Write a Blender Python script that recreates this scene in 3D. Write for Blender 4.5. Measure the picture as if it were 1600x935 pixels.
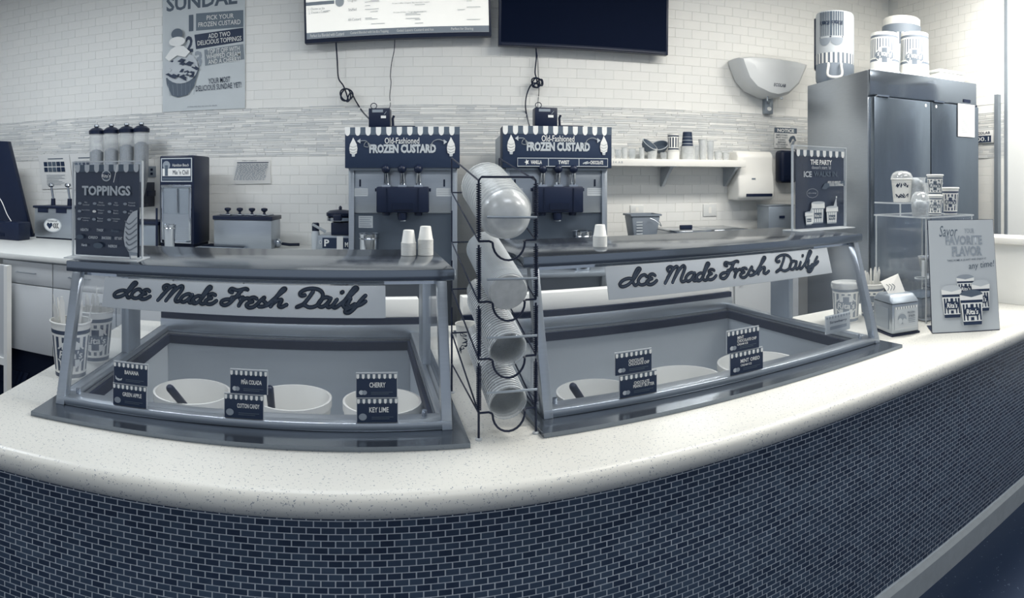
import bpy, bmesh, math, random
from mathutils import Vector, Matrix
random.seed(7)
for _o in list(bpy.data.objects):
    bpy.data.objects.remove(_o)
S = bpy.context.scene
COL = S.collection
PI = math.pi
# ------------------------------------------------------------------ camera (the photograph is a swept phone panorama)
F, CX, CY, E = 980.0, 700.0, 285.0, 1.60      # pixels per radian, column straight ahead, horizon row, eye height
cd = bpy.data.cameras.new('camera')
cd.type = 'PANO'
cd.panorama_type = 'CENTRAL_CYLINDRICAL'
cd.central_cylindrical_range_u_min = -CX / F
cd.central_cylindrical_range_u_max = (1600 - CX) / F
cd.central_cylindrical_range_v_min = -(935 - CY) / F
cd.central_cylindrical_range_v_max = CY / F
cd.central_cylindrical_radius = 1.0
cd.clip_start = 0.02
cam = bpy.data.objects.new('camera', cd)
cam.location = (0, 0, E)
cam.rotation_euler = (PI / 2, 0, 0)
COL.objects.link(cam)
S.camera = cam
# ------------------------------------------------------------------ light
w = bpy.data.worlds.new('daylight')
S.world = w
w.use_nodes = True
bg = w.node_tree.nodes['Background']
bg.inputs[0].default_value = (0.78, 0.87, 1.0, 1)
bg.inputs[1].default_value = 0.55
S.view_settings.view_transform = 'Standard'
S.view_settings.look = 'None'
S.view_settings.exposure = 0.0
S.view_settings.gamma = 1.0
def area(name, loc, rot, sx, sy, power, col):
    l = bpy.data.lights.new(name, 'AREA')
    l.shape = 'RECTANGLE'; l.size = sx; l.size_y = sy; l.energy = power; l.color = col
    o = bpy.data.objects.new(name, l)
    o.location = loc; o.rotation_euler = rot
    COL.objects.link(o)
    return o
CEIL = 3.5
LAMPS = [(-3.3, 2.7, 55, 0), (-0.6, 2.7, 17, 0), (1.7, 2.7, 42, 1), (3.3, 2.7, 80, 1), (-2.4, 0.4, 8, 0), (0.4, 0.6, 9, 0), (2.7, 0.9, 26, 1)]
for lx, ly, lp, wm in LAMPS:
    area('ceiling_lamp_light', (lx, ly, CEIL - 0.045), (0, 0, 0), 1.1, 0.55, lp, (1.0, 0.97, 0.90) if wm else (0.86, 0.93, 1.0))

# ------------------------------------------------------------------ geometry helpers
def proj(p):
    r = math.hypot(p[0], p[1])
    return CX + F * math.atan2(p[0], p[1]), CY + F * (E - p[2]) / r, r
class Fr:
    """a vertical working frame: u runs along it, v goes into depth, z up"""
    def __init__(s, ox, oy, deg):
        s.a = math.radians(deg); s.o = (ox, oy)
        s.u = (math.cos(s.a), math.sin(s.a)); s.n = (-math.sin(s.a), math.cos(s.a))
    def at(s, px, py, v):
        th = (px - CX) / F; d = (math.sin(th), math.cos(th))
        t = (s.o[0]*s.n[0] + s.o[1]*s.n[1] + v) / (d[0]*s.n[0] + d[1]*s.n[1])
        return t*(d[0]*s.u[0] + d[1]*s.u[1]) - s.o[0]*s.u[0] - s.o[1]*s.u[1], E - (py - CY)*t/F
    def rect(s, x0, x1, yt, yb, v):
        m = (x0 + x1)/2
        return s.at(x0, yt, v)[0], s.at(x1, yt, v)[0], s.at(m, yb, v)[1], s.at(m, yt, v)[1]
    def pt(s, u, v, z):
        return Vector((s.o[0] + u*s.u[0] + v*s.n[0], s.o[1] + u*s.u[1] + v*s.n[1], z))
    def uv(s, x, y):
        dx, dy = x - s.o[0], y - s.o[1]
        return dx*s.u[0] + dy*s.u[1], dx*s.n[0] + dy*s.n[1]
def ground(px, py, z):
    th = (px - CX)/F; r = F*(E - z)/(py - CY)
    return Vector((r*math.sin(th), r*math.cos(th), z))

class MB:
    def __init__(s): s.v = []; s.f = []
    def add(s, vs, fs):
        b = len(s.v); s.v += [tuple(v) for v in vs]; s.f += [tuple(i + b for i in f) for f in fs]; return s
    def box(s, x0, x1, y0, y1, z0, z1):
        return s.add([(x0,y0,z0),(x1,y0,z0),(x1,y1,z0),(x0,y1,z0),(x0,y0,z1),(x1,y0,z1),(x1,y1,z1),(x0,y1,z1)],
                     [(0,3,2,1),(4,5,6,7),(0,1,5,4),(1,2,6,5),(2,3,7,6),(3,0,4,7)])
    def hexa(s, b, t):      # bottom quad and top quad, both counter-clockwise from above
        return s.add(list(b) + list(t), [(0,3,2,1),(4,5,6,7),(0,1,5,4),(1,2,6,5),(2,3,7,6),(3,0,4,7)])
    def poly(s, pts, z0, z1):      # prism of a plan polygon (counter-clockwise)
        n = len(pts)
        return s.add([(x,y,z0) for x,y in pts] + [(x,y,z1) for x,y in pts],
                     [tuple(range(n-1,-1,-1)), tuple(range(n,2*n))] + [(i,(i+1)%n,n+(i+1)%n,n+i) for i in range(n)])
    def side(s, pts, x0, x1):      # prism of a (y,z) profile along x
        n = len(pts)
        return s.add([(x0,y,z) for y,z in pts] + [(x1,y,z) for y,z in pts],
                     [tuple(range(n)), tuple(range(2*n-1,n-1,-1))] + [(i,n+i,n+(i+1)%n,(i+1)%n) for i in range(n)])
    def front(s, pts, y0, y1):     # prism of an (x,z) outline, y0 nearer the viewer
        n = len(pts)
        return s.add([(x,y0,z) for x,z in pts] + [(x,y1,z) for x,z in pts],
                     [tuple(range(n)), tuple(range(2*n-1,n-1,-1))] + [(i,n+i,n+(i+1)%n,(i+1)%n) for i in range(n)])
    def lathe(s, prof, n=28, c=(0,0,0), cap0=True, cap1=True, sx=1, sy=1):
        b = [[(c[0]+r*sx*math.cos(2*PI*i/n), c[1]+r*sy*math.sin(2*PI*i/n), c[2]+z) for i in range(n)] for r, z in prof]
        vs = [v for ring in b for v in ring]; fs = []
        for k in range(len(prof)-1):
            for i in range(n):
                j = (i+1) % n
                fs.append((k*n+i, k*n+j, (k+1)*n+j, (k+1)*n+i))
        if cap0: fs.append(tuple(range(n-1,-1,-1)))
        if cap1: fs.append(tuple(range((len(prof)-1)*n, len(prof)*n)))
        return s.add(vs, fs)
    def tube(s, path, r, n=8, closed=False):
        P = [Vector(p) for p in path]; m = len(P); rings = []; up = None
        for i in range(m):
            a = P[i-1] if (i or closed) else P[i]; b = P[(i+1) % m] if (i < m-1 or closed) else P[i]
            t = (b - a)
            t = t.normalized() if t.length > 1e-9 else Vector((0,0,1))
            if up is None:
                up = Vector((0,0,1)) if abs(t.z) < .9 else Vector((1,0,0))
            x = t.cross(up)
            if x.length < 1e-6: x = t.cross(Vector((0.3,1,0.2)))
            x.normalize(); y = x.cross(t); up = y
            rr = r[i] if isinstance(r, (list, tuple)) else r
            rings.append([P[i] + (x*math.cos(2*PI*k/n) + y*math.sin(2*PI*k/n))*rr for k in range(n)])
        vs = [v for g in rings for v in g]; fs = []
        for i in range(m if closed else m-1):
            for k in range(n):
                l = (k+1) % n; j = (i+1) % m
                fs.append((i*n+k, j*n+k, j*n+l, i*n+l))
        if not closed: fs += [tuple(range(n)), tuple(range(m*n-1,(m-1)*n-1,-1))]
        return s.add(vs, fs)
    def ball(s, c, r, n=14, m=8, sz=1.0):
        return s.lathe([(max(1e-5, r*math.sin(PI*i/m)), -r*sz*math.cos(PI*i/m)) for i in range(m+1)], n, c, False, False)
    def map(s, fn, start=0):
        s.v[start:] = [tuple(fn(*v)) for v in s.v[start:]]; return s
    def mesh(s, name):
        me = bpy.data.meshes.new(name); me.from_pydata(s.v, [], s.f); me.update(); return me
    def build(s, name, mat, parent=None, smooth=False, bevel=0, kind=None, seg=2):
        me = s.mesh(name)
        me.materials.append(mat)
        bm = bmesh.new(); bm.from_mesh(me)
        bmesh.ops.recalc_face_normals(bm, faces=bm.faces)
        if bevel:
            ed = [e for e in bm.edges if len(e.link_faces) == 2 and e.calc_face_angle(0) > 0.5]
            bmesh.ops.bevel(bm, geom=ed, offset=bevel, segments=seg, affect='EDGES', profile=0.5, clamp_overlap=True)
        bm.to_mesh(me); bm.free()
        if smooth or bevel:
            for p in me.polygons: p.use_smooth = True
            try: me.set_sharp_from_angle(angle=math.radians(38))
            except Exception: pass
        o = bpy.data.objects.new(name, me); COL.objects.link(o)
        if parent is not None: o.parent = parent
        if kind: o['kind'] = kind
        return o
def flat(mb_pts, y):   # outline as a single face in the x-z plane
    return [(x, y, z) for x, z in mb_pts]
def thing(name, label, cat, loc=(0,0,0), rz=0.0, group=None):
    o = bpy.data.objects.new(name, None); COL.objects.link(o)
    o.empty_display_size = 0.05
    o.location = loc; o.rotation_euler = (0,0,rz)
    o['label'] = label; o['category'] = cat
    if group: o['group'] = group
    return o
def tag(o, label, cat, group=None, loc=None, rz=None):
    o['label'] = label; o['category'] = cat
    if group: o['group'] = group
    if loc is not None: o.location = loc
    if rz is not None: o.rotation_euler = (0,0,rz)
    return o
def struct(o): o['kind'] = 'structure'; return o
def dup(root, loc, rz=None, label=None, group=None, rot=None):
    r = root.copy(); COL.objects.link(r); r.location = loc
    if rot is not None: r.rotation_euler = rot
    elif rz is not None: r.rotation_euler = (0,0,rz)
    if label: r['label'] = label
    if group: r['group'] = group
    for ch in list(root.children):
        c = ch.copy(); COL.objects.link(c); c.parent = r
        for g in list(ch.children):
            d = g.copy(); COL.objects.link(d); d.parent = c
    return r
# ------------------------------------------------------------------ materials
def lin(h):
    h = h.lstrip('#'); c = [int(h[i:i+2],16)/255 for i in (0,2,4)]
    return tuple(x/12.92 if x <= .04045 else ((x+.055)/1.055)**2.4 for x in c) + (1,)
MATS = {}
def new_mat(name):
    m = bpy.data.materials.new(name); m.use_nodes = True
    nt = m.node_tree; b = nt.nodes['Principled BSDF']
    MATS[name] = m
    return m, nt, b
def mat(name, col, rough=.5, metal=0., var=.06, scale=14., bump=0., spec=.5, emit=0., alpha=1., stretch=None):
    if name in MATS: return MATS[name]
    m, nt, b = new_mat(name)
    c = lin(col)
    b.inputs['Roughness'].default_value = rough; b.inputs['Metallic'].default_value = metal
    b.inputs['Specular IOR Level'].default_value = spec
    tc = nt.nodes.new('ShaderNodeTexCoord'); nz = nt.nodes.new('ShaderNodeTexNoise')
    nz.inputs['Scale'].default_value = scale; nz.inputs['Detail'].default_value = 3
    if stretch:
        mp = nt.nodes.new('ShaderNodeMapping'); mp.inputs['Scale'].default_value = stretch
        nt.links.new(tc.outputs['Object'], mp.inputs[0]); nt.links.new(mp.outputs[0], nz.inputs['Vector'])
    else: nt.links.new(tc.outputs['Object'], nz.inputs['Vector'])
    mx = nt.nodes.new('ShaderNodeMix'); mx.data_type = 'RGBA'
    mx.inputs[6].default_value = tuple(max(0, x*(1-var)) for x in c[:3]) + (1,)
    mx.inputs[7].default_value = tuple(min(1, x*(1+var)) for x in c[:3]) + (1,)
    nt.links.new(nz.outputs[0], mx.inputs[0]); nt.links.new(mx.outputs[2], b.inputs['Base Color'])
    if bump:
        bp = nt.nodes.new('ShaderNodeBump'); bp.inputs['Strength'].default_value = bump; bp.inputs['Distance'].default_value = .002
        nt.links.new(nz.outputs[0], bp.inputs['Height']); nt.links.new(bp.outputs[0], b.inputs['Normal'])
    if emit:
        nt.links.new(mx.outputs[2], b.inputs['Emission Color']); b.inputs['Emission Strength'].default_value = emit
    if alpha < 1: b.inputs['Alpha'].default_value = alpha
    return m
def island_mat(name, c0, c1, rough=.3, var_noise=30., spec=.5):
    """tiles: every piece its own shade between two colours, with a cloudy glaze"""
    m, nt, b = new_mat(name)
    b.inputs['Roughness'].default_value = rough; b.inputs['Specular IOR Level'].default_value = spec
    ge = nt.nodes.new('ShaderNodeNewGeometry'); oi = nt.nodes.new('ShaderNodeObjectInfo')
    ad = nt.nodes.new('ShaderNodeMath'); ad.operation = 'ADD'; fr = nt.nodes.new('ShaderNodeMath'); fr.operation = 'FRACT'
    nt.links.new(ge.outputs['Random Per Island'], ad.inputs[0]); nt.links.new(oi.outputs['Random'], ad.inputs[1]); nt.links.new(ad.outputs[0], fr.inputs[0])
    nz = nt.nodes.new('ShaderNodeTexNoise'); nz.inputs['Scale'].default_value = var_noise
    nt.links.new(ge.outputs['Position'], nz.inputs['Vector'])
    mu = nt.nodes.new('ShaderNodeMath'); mu.operation = 'MULTIPLY_ADD'; mu.inputs[1].default_value = .7
    sc = nt.nodes.new('ShaderNodeMath'); sc.operation = 'MULTIPLY'; sc.inputs[1].default_value = .5
    nt.links.new(nz.outputs[0], sc.inputs[0]); nt.links.new(fr.outputs[0], mu.inputs[0]); nt.links.new(sc.outputs[0], mu.inputs[2])
    mx = nt.nodes.new('ShaderNodeMix'); mx.data_type = 'RGBA'; mx.clamp_factor = True
    mx.inputs[6].default_value = lin(c0); mx.inputs[7].default_value = lin(c1)
    nt.links.new(mu.outputs[0], mx.inputs[0]); nt.links.new(mx.outputs[2], b.inputs['Base Color'])
    return m
def glass_mat(name, tint, opacity, rough=.03, gloss=.12):
    """thin clear sheet: passes light, a little haze and a mirror sheen"""
    m = bpy.data.materials.new(name); m.use_nodes = True; MATS[name] = m
    nt = m.node_tree; nt.nodes.clear()
    out = nt.nodes.new('ShaderNodeOutputMaterial'); tr = nt.nodes.new('ShaderNodeBsdfTransparent'); gl = nt.nodes.new('ShaderNodeBsdfGlossy')
    df = nt.nodes.new('ShaderNodeBsdfDiffuse'); m1 = nt.nodes.new('ShaderNodeMixShader'); m2 = nt.nodes.new('ShaderNodeMixShader')
    lw = nt.nodes.new('ShaderNodeLayerWeight'); lw.inputs[0].default_value = .22
    ma = nt.nodes.new('ShaderNodeMath'); ma.operation = 'MULTIPLY_ADD'; ma.inputs[1].default_value = .30; ma.inputs[2].default_value = gloss*.25; ma.use_clamp = True
    nz = nt.nodes.new('ShaderNodeTexNoise'); nz.inputs['Scale'].default_value = 5
    mo = nt.nodes.new('ShaderNodeMath'); mo.operation = 'MULTIPLY_ADD'; mo.inputs[1].default_value = opacity*.4; mo.inputs[2].default_value = opacity*.8
    tr.inputs[0].default_value = (.985,.99,.995,1); gl.inputs[0].default_value = (.95,.97,1,1); gl.inputs[1].default_value = rough
    df.inputs[0].default_value = lin(tint)
    L = nt.links
    L.new(nz.outputs[0], mo.inputs[0]); L.new(mo.outputs[0], m1.inputs[0]); L.new(tr.outputs[0], m1.inputs[1]); L.new(df.outputs[0], m1.inputs[2])
    L.new(lw.outputs['Fresnel'], ma.inputs[0]); L.new(ma.outputs[0], m2.inputs[0]); L.new(m1.outputs[0], m2.inputs[1]); L.new(gl.outputs[0], m2.inputs[2])
    L.new(m2.outputs[0], out.inputs[0])
    return m
def speckle_mat(name, base, speck, rough=.35, scale=150, thr=.30, spec=.5):
    m, nt, b = new_mat(name)
    b.inputs['Roughness'].default_value = rough; b.inputs['Specular IOR Level'].default_value = spec
    ge = nt.nodes.new('ShaderNodeNewGeometry')
    vo = nt.nodes.new('ShaderNodeTexVoronoi'); vo.inputs['Scale'].default_value = scale
    nz = nt.nodes.new('ShaderNodeTexNoise'); nz.inputs['Scale'].default_value = scale*.45
    for n_ in (vo, nz): nt.links.new(ge.outputs['Position'], n_.inputs['Vector'])
    a = nt.nodes.new('ShaderNodeMath'); a.operation = 'LESS_THAN'; a.inputs[1].default_value = thr
    b2 = nt.nodes.new('ShaderNodeMath'); b2.operation = 'GREATER_THAN'; b2.inputs[1].default_value = .60
    an = nt.nodes.new('ShaderNodeMath'); an.operation = 'MULTIPLY'
    nt.links.new(vo.outputs['Distance'], a.inputs[0]); nt.links.new(nz.outputs[0], b2.inputs[0])
    nt.links.new(a.outputs[0], an.inputs[0]); nt.links.new(b2.outputs[0], an.inputs[1])
    mx = nt.nodes.new('ShaderNodeMix'); mx.data_type = 'RGBA'
    mx.inputs[6].default_value = lin(base); mx.inputs[7].default_value = lin(speck)
    nt.links.new(an.outputs[0], mx.inputs[0]); nt.links.new(mx.outputs[2], b.inputs['Base Color'])
    return m
def stripe_mat(name, n, z0, z1, dark='3a465a', light='ecebe6', band=.10, mid=0.0, duty=.5, phase=0.0):
    """printed paper cup: upright stripes round the wall between two bands (object space)"""
    m, nt, b = new_mat(name)
    b.inputs['Roughness'].default_value = .45
    L = nt.links
    def math_(op, x, y=None, clamp=False):
        q = nt.nodes.new('ShaderNodeMath'); q.operation = op; q.use_clamp = clamp
        for i, a in enumerate((x, y)):
            if a is None: continue
            if isinstance(a, (int, float)): q.inputs[i].default_value = a
            else: L.new(a, q.inputs[i])
        return q.outputs[0]
    tc = nt.nodes.new('ShaderNodeTexCoord'); sp = nt.nodes.new('ShaderNodeSeparateXYZ'); L.new(tc.outputs['Object'], sp.inputs[0])
    ang = math_('ARCTAN2', sp.outputs['Y'], sp.outputs['X'])
    fr = math_('FRACT', math_('ADD', math_('MULTIPLY', ang, n/(2*PI)), 50.0 + phase))
    st = math_('LESS_THAN', fr, duty)
    t = math_('DIVIDE', math_('SUBTRACT', sp.outputs['Z'], z0), z1 - z0)
    inside = math_('MULTIPLY', math_('GREATER_THAN', t, band*1.6), math_('LESS_THAN', t, 1 - band*1.6))
    rng = math_('MULTIPLY', math_('GREATER_THAN', t, 0.0), math_('LESS_THAN', t, 1.0))
    core = math_('MULTIPLY', math_('GREATER_THAN', t, band), math_('LESS_THAN', t, 1 - band))
    bands = math_('SUBTRACT', rng, core)
    fac = math_('ADD', math_('MULTIPLY', inside, st), bands, True)
    mx = nt.nodes.new('ShaderNodeMix'); mx.data_type = 'RGBA'
    mx.inputs[6].default_value = lin(light); mx.inputs[7].default_value = lin(dark)
    L.new(fac, mx.inputs[0]); L.new(mx.outputs[2], b.inputs['Base Color'])
    return m
# palette
white = mat('white_paint', 'e8e8e5', .5, var=.02)
cream = mat('cream_plastic', 'eeece6', .35, var=.02)
paper = mat('white_paper', 'dcdcda', .7, var=.03, scale=6)
steel = mat('brushed_steel', 'aab1b9', .3, .85, .07, 9, stretch=(1, 1, 14))
steel_h = mat('brushed_steel_sheet', '7b838d', .16, .88, .04, 3)
steel_d = mat('dull_steel', '98a1ab', .42, .6, .10, 6)
chrome = mat('polished_steel', 'b4bac2', .12, 1., .04, 10)
black = mat('black_plastic', '111d36', .38, 0, .10, 20, spec=.35)
blackm = mat('matte_black', '0f1a30', .6, 0, .10, 20, spec=.2)
navy = mat('navy_print', '25334b', .5, 0, .06, 8, spec=.3)
navy2 = mat('slate_print', '55616f', .5, 0, .05, 8, spec=.3)
grey = mat('grey_print', '8b949e', .55, 0, .05, 8)
lgrey = mat('pale_grey_print', 'b9bfc4', .55, 0, .04, 8)
pwhite = mat('white_print', 'e4e5e3', .55, 0, .02, 8)
glass = glass_mat('clear_glass', 'c9d0d8', .012, .07, .06)
acrylic = glass_mat('clear_acrylic', 'dfe3e6', .008, .05, .06)
acrylic_e = mat('acrylic_edge', 'd5dade', .2, 0, .05, 20, alpha=.75)
plast = glass_mat('clear_cup_plastic', 'dfe2e2', .24, .12, .3)
frost = glass_mat('frosted_plastic', 'e4e6e5', .62, .25, .35)
wcup = mat('white_cup', 'e9e8e3', .5, 0, .03, 30)
# ------------------------------------------------------------------ lettering
TXT = {}
def text_geo(s, bold, shear):
    k = (s, bold, shear)
    if k in TXT: return TXT[k]
    cu = bpy.data.curves.new('t', 'FONT'); cu.body = s; cu.fill_mode = 'FRONT'; cu.resolution_u = 2
    cu.offset = bold; cu.shear = shear
    ob = bpy.data.objects.new('t', cu); COL.objects.link(ob)
    dg = bpy.context.evaluated_depsgraph_get(); dg.update()
    me = bpy.data.meshes.new_from_object(ob.evaluated_get(dg))
    vs = [tuple(v.co) for v in me.vertices]; fs = [tuple(p.vertices) for p in me.polygons]
    bpy.data.objects.remove(ob); bpy.data.curves.remove(cu); bpy.data.meshes.remove(me)
    if vs:
        x0 = min(v[0] for v in vs); x1 = max(v[0] for v in vs); y0 = min(v[1] for v in vs); y1 = max(v[1] for v in vs)
    else: x0, x1, y0, y1 = 0, 1, 0, 1
    TXT[k] = ([((v[0]-x0)/(x1-x0), (v[1]-y0)/(y1-y0)) for v in vs], fs, (x1-x0)/(y1-y0))
    return TXT[k]
class Print:
    """flat print on a panel w x h (x right from 0, y down from the top, both 0..1), facing -y of its parent"""
    def __init__(s, parent, x0, z1, w, h, y, step=.0005):
        s.p = parent; s.x0 = x0; s.z1 = z1; s.w = w; s.h = h; s.y = y; s.st = step; s.l = {}; s.n = 0
    def _q(s, m):
        k = m.name
        if k not in s.l: s.l[k] = (MB(), m)
        return s.l[k][0]
    def X(s, x, y): return (s.x0 + x*s.w, s.z1 - y*s.h)
    def lay(s): s.n += 1; return s.y - s.st*s.n
    def poly(s, pts, m, lay=None):
        y = s.lay() if lay is None else lay
        s._q(m).add([(s.X(a,b)[0], y, s.X(a,b)[1]) for a, b in pts], [tuple(range(len(pts)))]); return s
    def rect(s, a, b, c, d, m, lay=None): return s.poly([(a,d),(c,d),(c,b),(a,b)], m, lay)
    def disc(s, cx, cy, rx, ry, m, n=24, a0=0, a1=2*PI, lay=None):
        return s.poly([(cx+rx*math.cos(a0+(a1-a0)*i/n), cy+ry*math.sin(a0+(a1-a0)*i/n)) for i in range(n)], m, lay)
    def text(s, t, cx, cy, w, h, m, bold=.012, shear=0., rot=0.):
        vs, fs, ar = text_geo(t, bold, shear); y = s.lay(); q = s._q(m)
        W, H = w*s.w, h*s.h; X0, Z0 = s.X(cx, cy); c, n = math.cos(rot), math.sin(rot)
        q.add([(X0 + (a-.5)*W*c - (b-.5)*H*n, y, Z0 + (a-.5)*W*n + (b-.5)*H*c) for a, b in vs], fs); return s
    def line(s, pts, wd, m, closed=False):
        y = s.lay(); q = s._q(m); P = [s.X(*p) for p in pts]
        if closed: P.append(P[0])
        ribbon(q, P, wd, y); return s
    def awning(s, n, x0, x1, y0, y1, ma, mb_, frac=.62):
        s.rect(x0, y0, x1, y0 + (y1-y0)*.9, mb_)
        y = s.lay(); wd = (x1-x0)/n
        for i in range(n):
            if i % 2: continue
            a = x0 + wd*i; pts = [(a, y0), (a, y0+(y1-y0)*frac)]
            for k in range(9):
                t = PI*k/8; pts.append((a + wd/2 - wd/2*math.cos(t), y0 + (y1-y0)*(frac + (1-frac)*math.sin(t))))
            pts += [(a+wd, y0+(y1-y0)*frac), (a+wd, y0)]
            s.poly(pts[::-1], ma, y)
        return s
    def done(s, fn=None, smooth=False):
        NM = {'white_print':'white_lettering','navy_print':'navy_print','slate_print':'slate_print','grey_print':'grey_print','pale_grey_print':'pale_print','white_paper':'paper_print','matte_black':'black_print'}
        for k, (q, m) in s.l.items():
            if fn: q.map(fn)
            me = q.mesh(k); me.materials.append(m)
            o = bpy.data.objects.new(NM.get(k, k), me); COL.objects.link(o); o.parent = s.p
            if fn:
                for p in me.polygons: p.use_smooth = True
def ribbon(q, P, wd, y):
    n = len(P)
    for i in range(n-1):
        (x0,z0),(x1,z1) = P[i], P[i+1]; dx, dz = x1-x0, z1-z0; l = math.hypot(dx,dz)
        if l < 1e-7: continue
        nx, nz = -dz/l*wd/2, dx/l*wd/2
        q.add([(x0-nx,y,z0-nz),(x1-nx,y,z1-nz),(x1+nx,y,z1+nz),(x0+nx,y,z0+nz)], [(0,1,2,3)])
    for x, z in P:
        q.add([(x+wd/2*math.cos(2*PI*k/10), y, z+wd/2*math.sin(2*PI*k/10)) for k in range(10)], [tuple(range(10))])
def spline(pts, n=6):
    out = []; P = [pts[0]] + list(pts) + [pts[-1]]
    for i in range(1, len(P)-2):
        p0,p1,p2,p3 = P[i-1],P[i],P[i+1],P[i+2]
        for k in range(n):
            t = k/n
            out.append(tuple(.5*(2*b + (c-a)*t + (2*a-5*b+4*c-d)*t*t + (3*b-a-3*c+d)*t**3) for a,b,c,d in zip(p0,p1,p2,p3)))
    out.append(tuple(pts[-1])); return out
def bend(r_of_z, cx=0., cy=0.):
    """wrap a flat print (x across, z up, y = minus the lift) round an upright cone that faces -y"""
    def fn(x, y, z):
        r = r_of_z(z); a = x/r; R = r - y
        return (cx + R*math.sin(a), cy - R*math.cos(a), z)
    return fn
# ================================================================== the room
WY = 4.90
WALL = Fr(0, WY, 0)
CTR = Fr(-0.0913, 1.490, 9.4)          # public face of the serving counter (tile plane)
ZC = 0.88                               # counter top
tile_w = island_mat('glazed_white_tile', 'e6e6e3', 'ebeae6', .42, 8, .3)
grout_w = mat('pale_grout', 'e2e3e1', .8, var=.03)
strip_m = island_mat('mosaic_strip', 'bfc3c6', 'f0efeb', .2, 10)
brick_m = island_mat('navy_glazed_brick', '1b2840', '4a596c', .30, 26)
grout_d = mat('grey_grout', 'd4d9de', .85, var=.06, scale=60)
floor_m = speckle_mat('dark_floor_tile', '24324a', '6a7684', .28, 90, .25)
kerb_m = mat('concrete_kerb', '9ea4a8', .7, var=.12, scale=30, bump=.3)
counter_m = speckle_mat('speckled_quartz', 'd0cfc9', '7a828d', .36, 270, .40)
XL, XR = -6.2, 4.15
struct(MB().box(XL, XR+2, -2.6, WY+.1, -.06, 0).build('floor', floor_m))
struct(MB().box(XL, XR+2, -2.6, WY+.1, CEIL, CEIL+.08).build('ceiling', white))
wb = struct(MB().box(XL, XR, WY, WY+.1, 0, CEIL).build('wall_back', grout_w))
# glazed wall tiles in running bond, above and below the mosaic band; the mosaic itself
BT, BB = WALL.at(700, 163, 0)[1], WALL.at(700, 243, 0)[1]
TW, TH, J = .152, .0765, .0018
def tile_mesh(w, h, t, ch, name):      # a tile lying in x-z, face towards -y
    return MB().add([(-w/2,0,-h/2),(w/2,0,-h/2),(w/2,0,h/2),(-w/2,0,h/2),(-w/2,-t+ch*.6,-h/2),(w/2,-t+ch*.6,-h/2),(w/2,-t+ch*.6,h/2),(-w/2,-t+ch*.6,h/2),
        (-w/2+ch,-t,-h/2+ch),(w/2-ch,-t,-h/2+ch),(w/2-ch,-t,h/2-ch),(-w/2+ch,-t,h/2-ch)],
        [(0,1,5,4),(1,2,6,5),(2,3,7,6),(3,0,4,7),(4,5,9,8),(5,6,10,9),(6,7,11,10),(7,4,8,11),(8,9,10,11)])
cells = []
def rows(z0, z1, k0):
    n = int((z1-z0)/TH)+1
    for r in range(n):
        z = z1 - TH*(r+.5); x = XL + (TW/2 if (r+k0) % 2 else TW)
        while x < XR - TW/2:
            cells.append((x, z)); x += TW
rows(1.05, BB, 0); rows(BT, CEIL, 1)
busy = [(470,0,1050,85),(250,0,388,178),(540,195,955,420),(110,190,330,400),(0,215,60,400),(1150,85,1700,400),(330,330,440,400),(480,320,560,400)]
def shown(p):
    x, y, r = proj(p)
    return 0 < x < 1600 and 0 < y < 395 and not any(a < x < c and b < y < d for a, b, c, d in busy)
front = sorted([c for c in cells if shown((c[0], WY, c[1]))], key=lambda c: proj((c[0], WY, c[1]))[2])[:300]
fs = set(front)
tm = tile_mesh(TW-J, TH-J, 0.003, .0012, 'tile').mesh('tile'); tm.materials.append(tile_w)
for x, z in front:
    o = bpy.data.objects.new('tile', tm); COL.objects.link(o); o.parent = wb; o.location = (x, WY, z)
rest = MB(); proto = tile_mesh(TW-J, TH-J, 0.003, .0012, 't')
for c in cells:
    if c not in fs: rest.add([(v[0]+c[0], v[1]+WY, v[2]+c[1]) for v in proto.v], proto.f)
rest.build('more_wall_tiles', tile_w, wb, kind='stuff')
ms = MB(); z = BB; k = 0; hs = [.012, .02, .014, .02, .012]
rs = random.Random(3)
while z < BT - .01:
    h = min(hs[k % 5], BT - z); x = XL + rs.random()*.1
    while x < XR:
        l = rs.choice([.07,.11,.15,.21,.28])
        t = rs.uniform(.005,.009); q = tile_mesh(l-.002, h-.002, t, .001, '')
        ms.add([(v[0]+x+l/2, v[1]+WY, v[2]+z+h/2) for v in q.v], q.f); x += l
    z += h; k += 1
ms.build('mosaic_strip_band', strip_m, wb, kind='stuff')
struct(MB().box(XL-.1, XL, -2.6, WY+.1, 0, CEIL).build('wall_left', white))
# right-hand wall: tiled on the working side, a deep window reveal, then the shop window of the customer side
wr = struct(MB().box(XR, XR+.12, 2.5, WY+.1, 0, CEIL).box(XR, XR+.12, -2.6, -1.0, 0, CEIL).box(XR, XR+.12, -1.0, 2.5, 0, .55).box(XR, XR+.12, -1.0, 2.5, 2.95, CEIL).build('wall_right', grout_w))
rt = MB(); q0 = tile_mesh(TW-J, TH-J, 0.003, .0012, '')
for z0, z1, k0 in ((1.05, BB, 0), (BT, CEIL, 1)):
    n = int((z1-z0)/TH)
    for r in range(n):
        z = z1 - TH*(r+.5); y = 2.55 + (TW/2 if (r+k0) % 2 else TW)
        while y < WY - TW/2:
            rt.add([(XR + v[1], y - v[0], z + v[2]) for v in q0.v], q0.f); y += TW
rt.build('right_wall_tiles', tile_w, wr, kind='stuff')
ms = MB(); z = BB; k = 0
while z < BT - .01:
    h = min(hs[k % 5], BT - z); y = 2.5
    while y < WY - .3:
        l = rs.choice([.07,.11,.15,.21,.28]); q = tile_mesh(l-.002, h-.002, rs.uniform(.005,.009), .001, '')
        ms.add([(XR + v[1], y + l/2 - v[0], z + h/2 + v[2]) for v in q.v], q.f); y += l
    z += h; k += 1
ms.build('right_mosaic_band', strip_m, wr, kind='stuff')
wf = MB()
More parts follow.
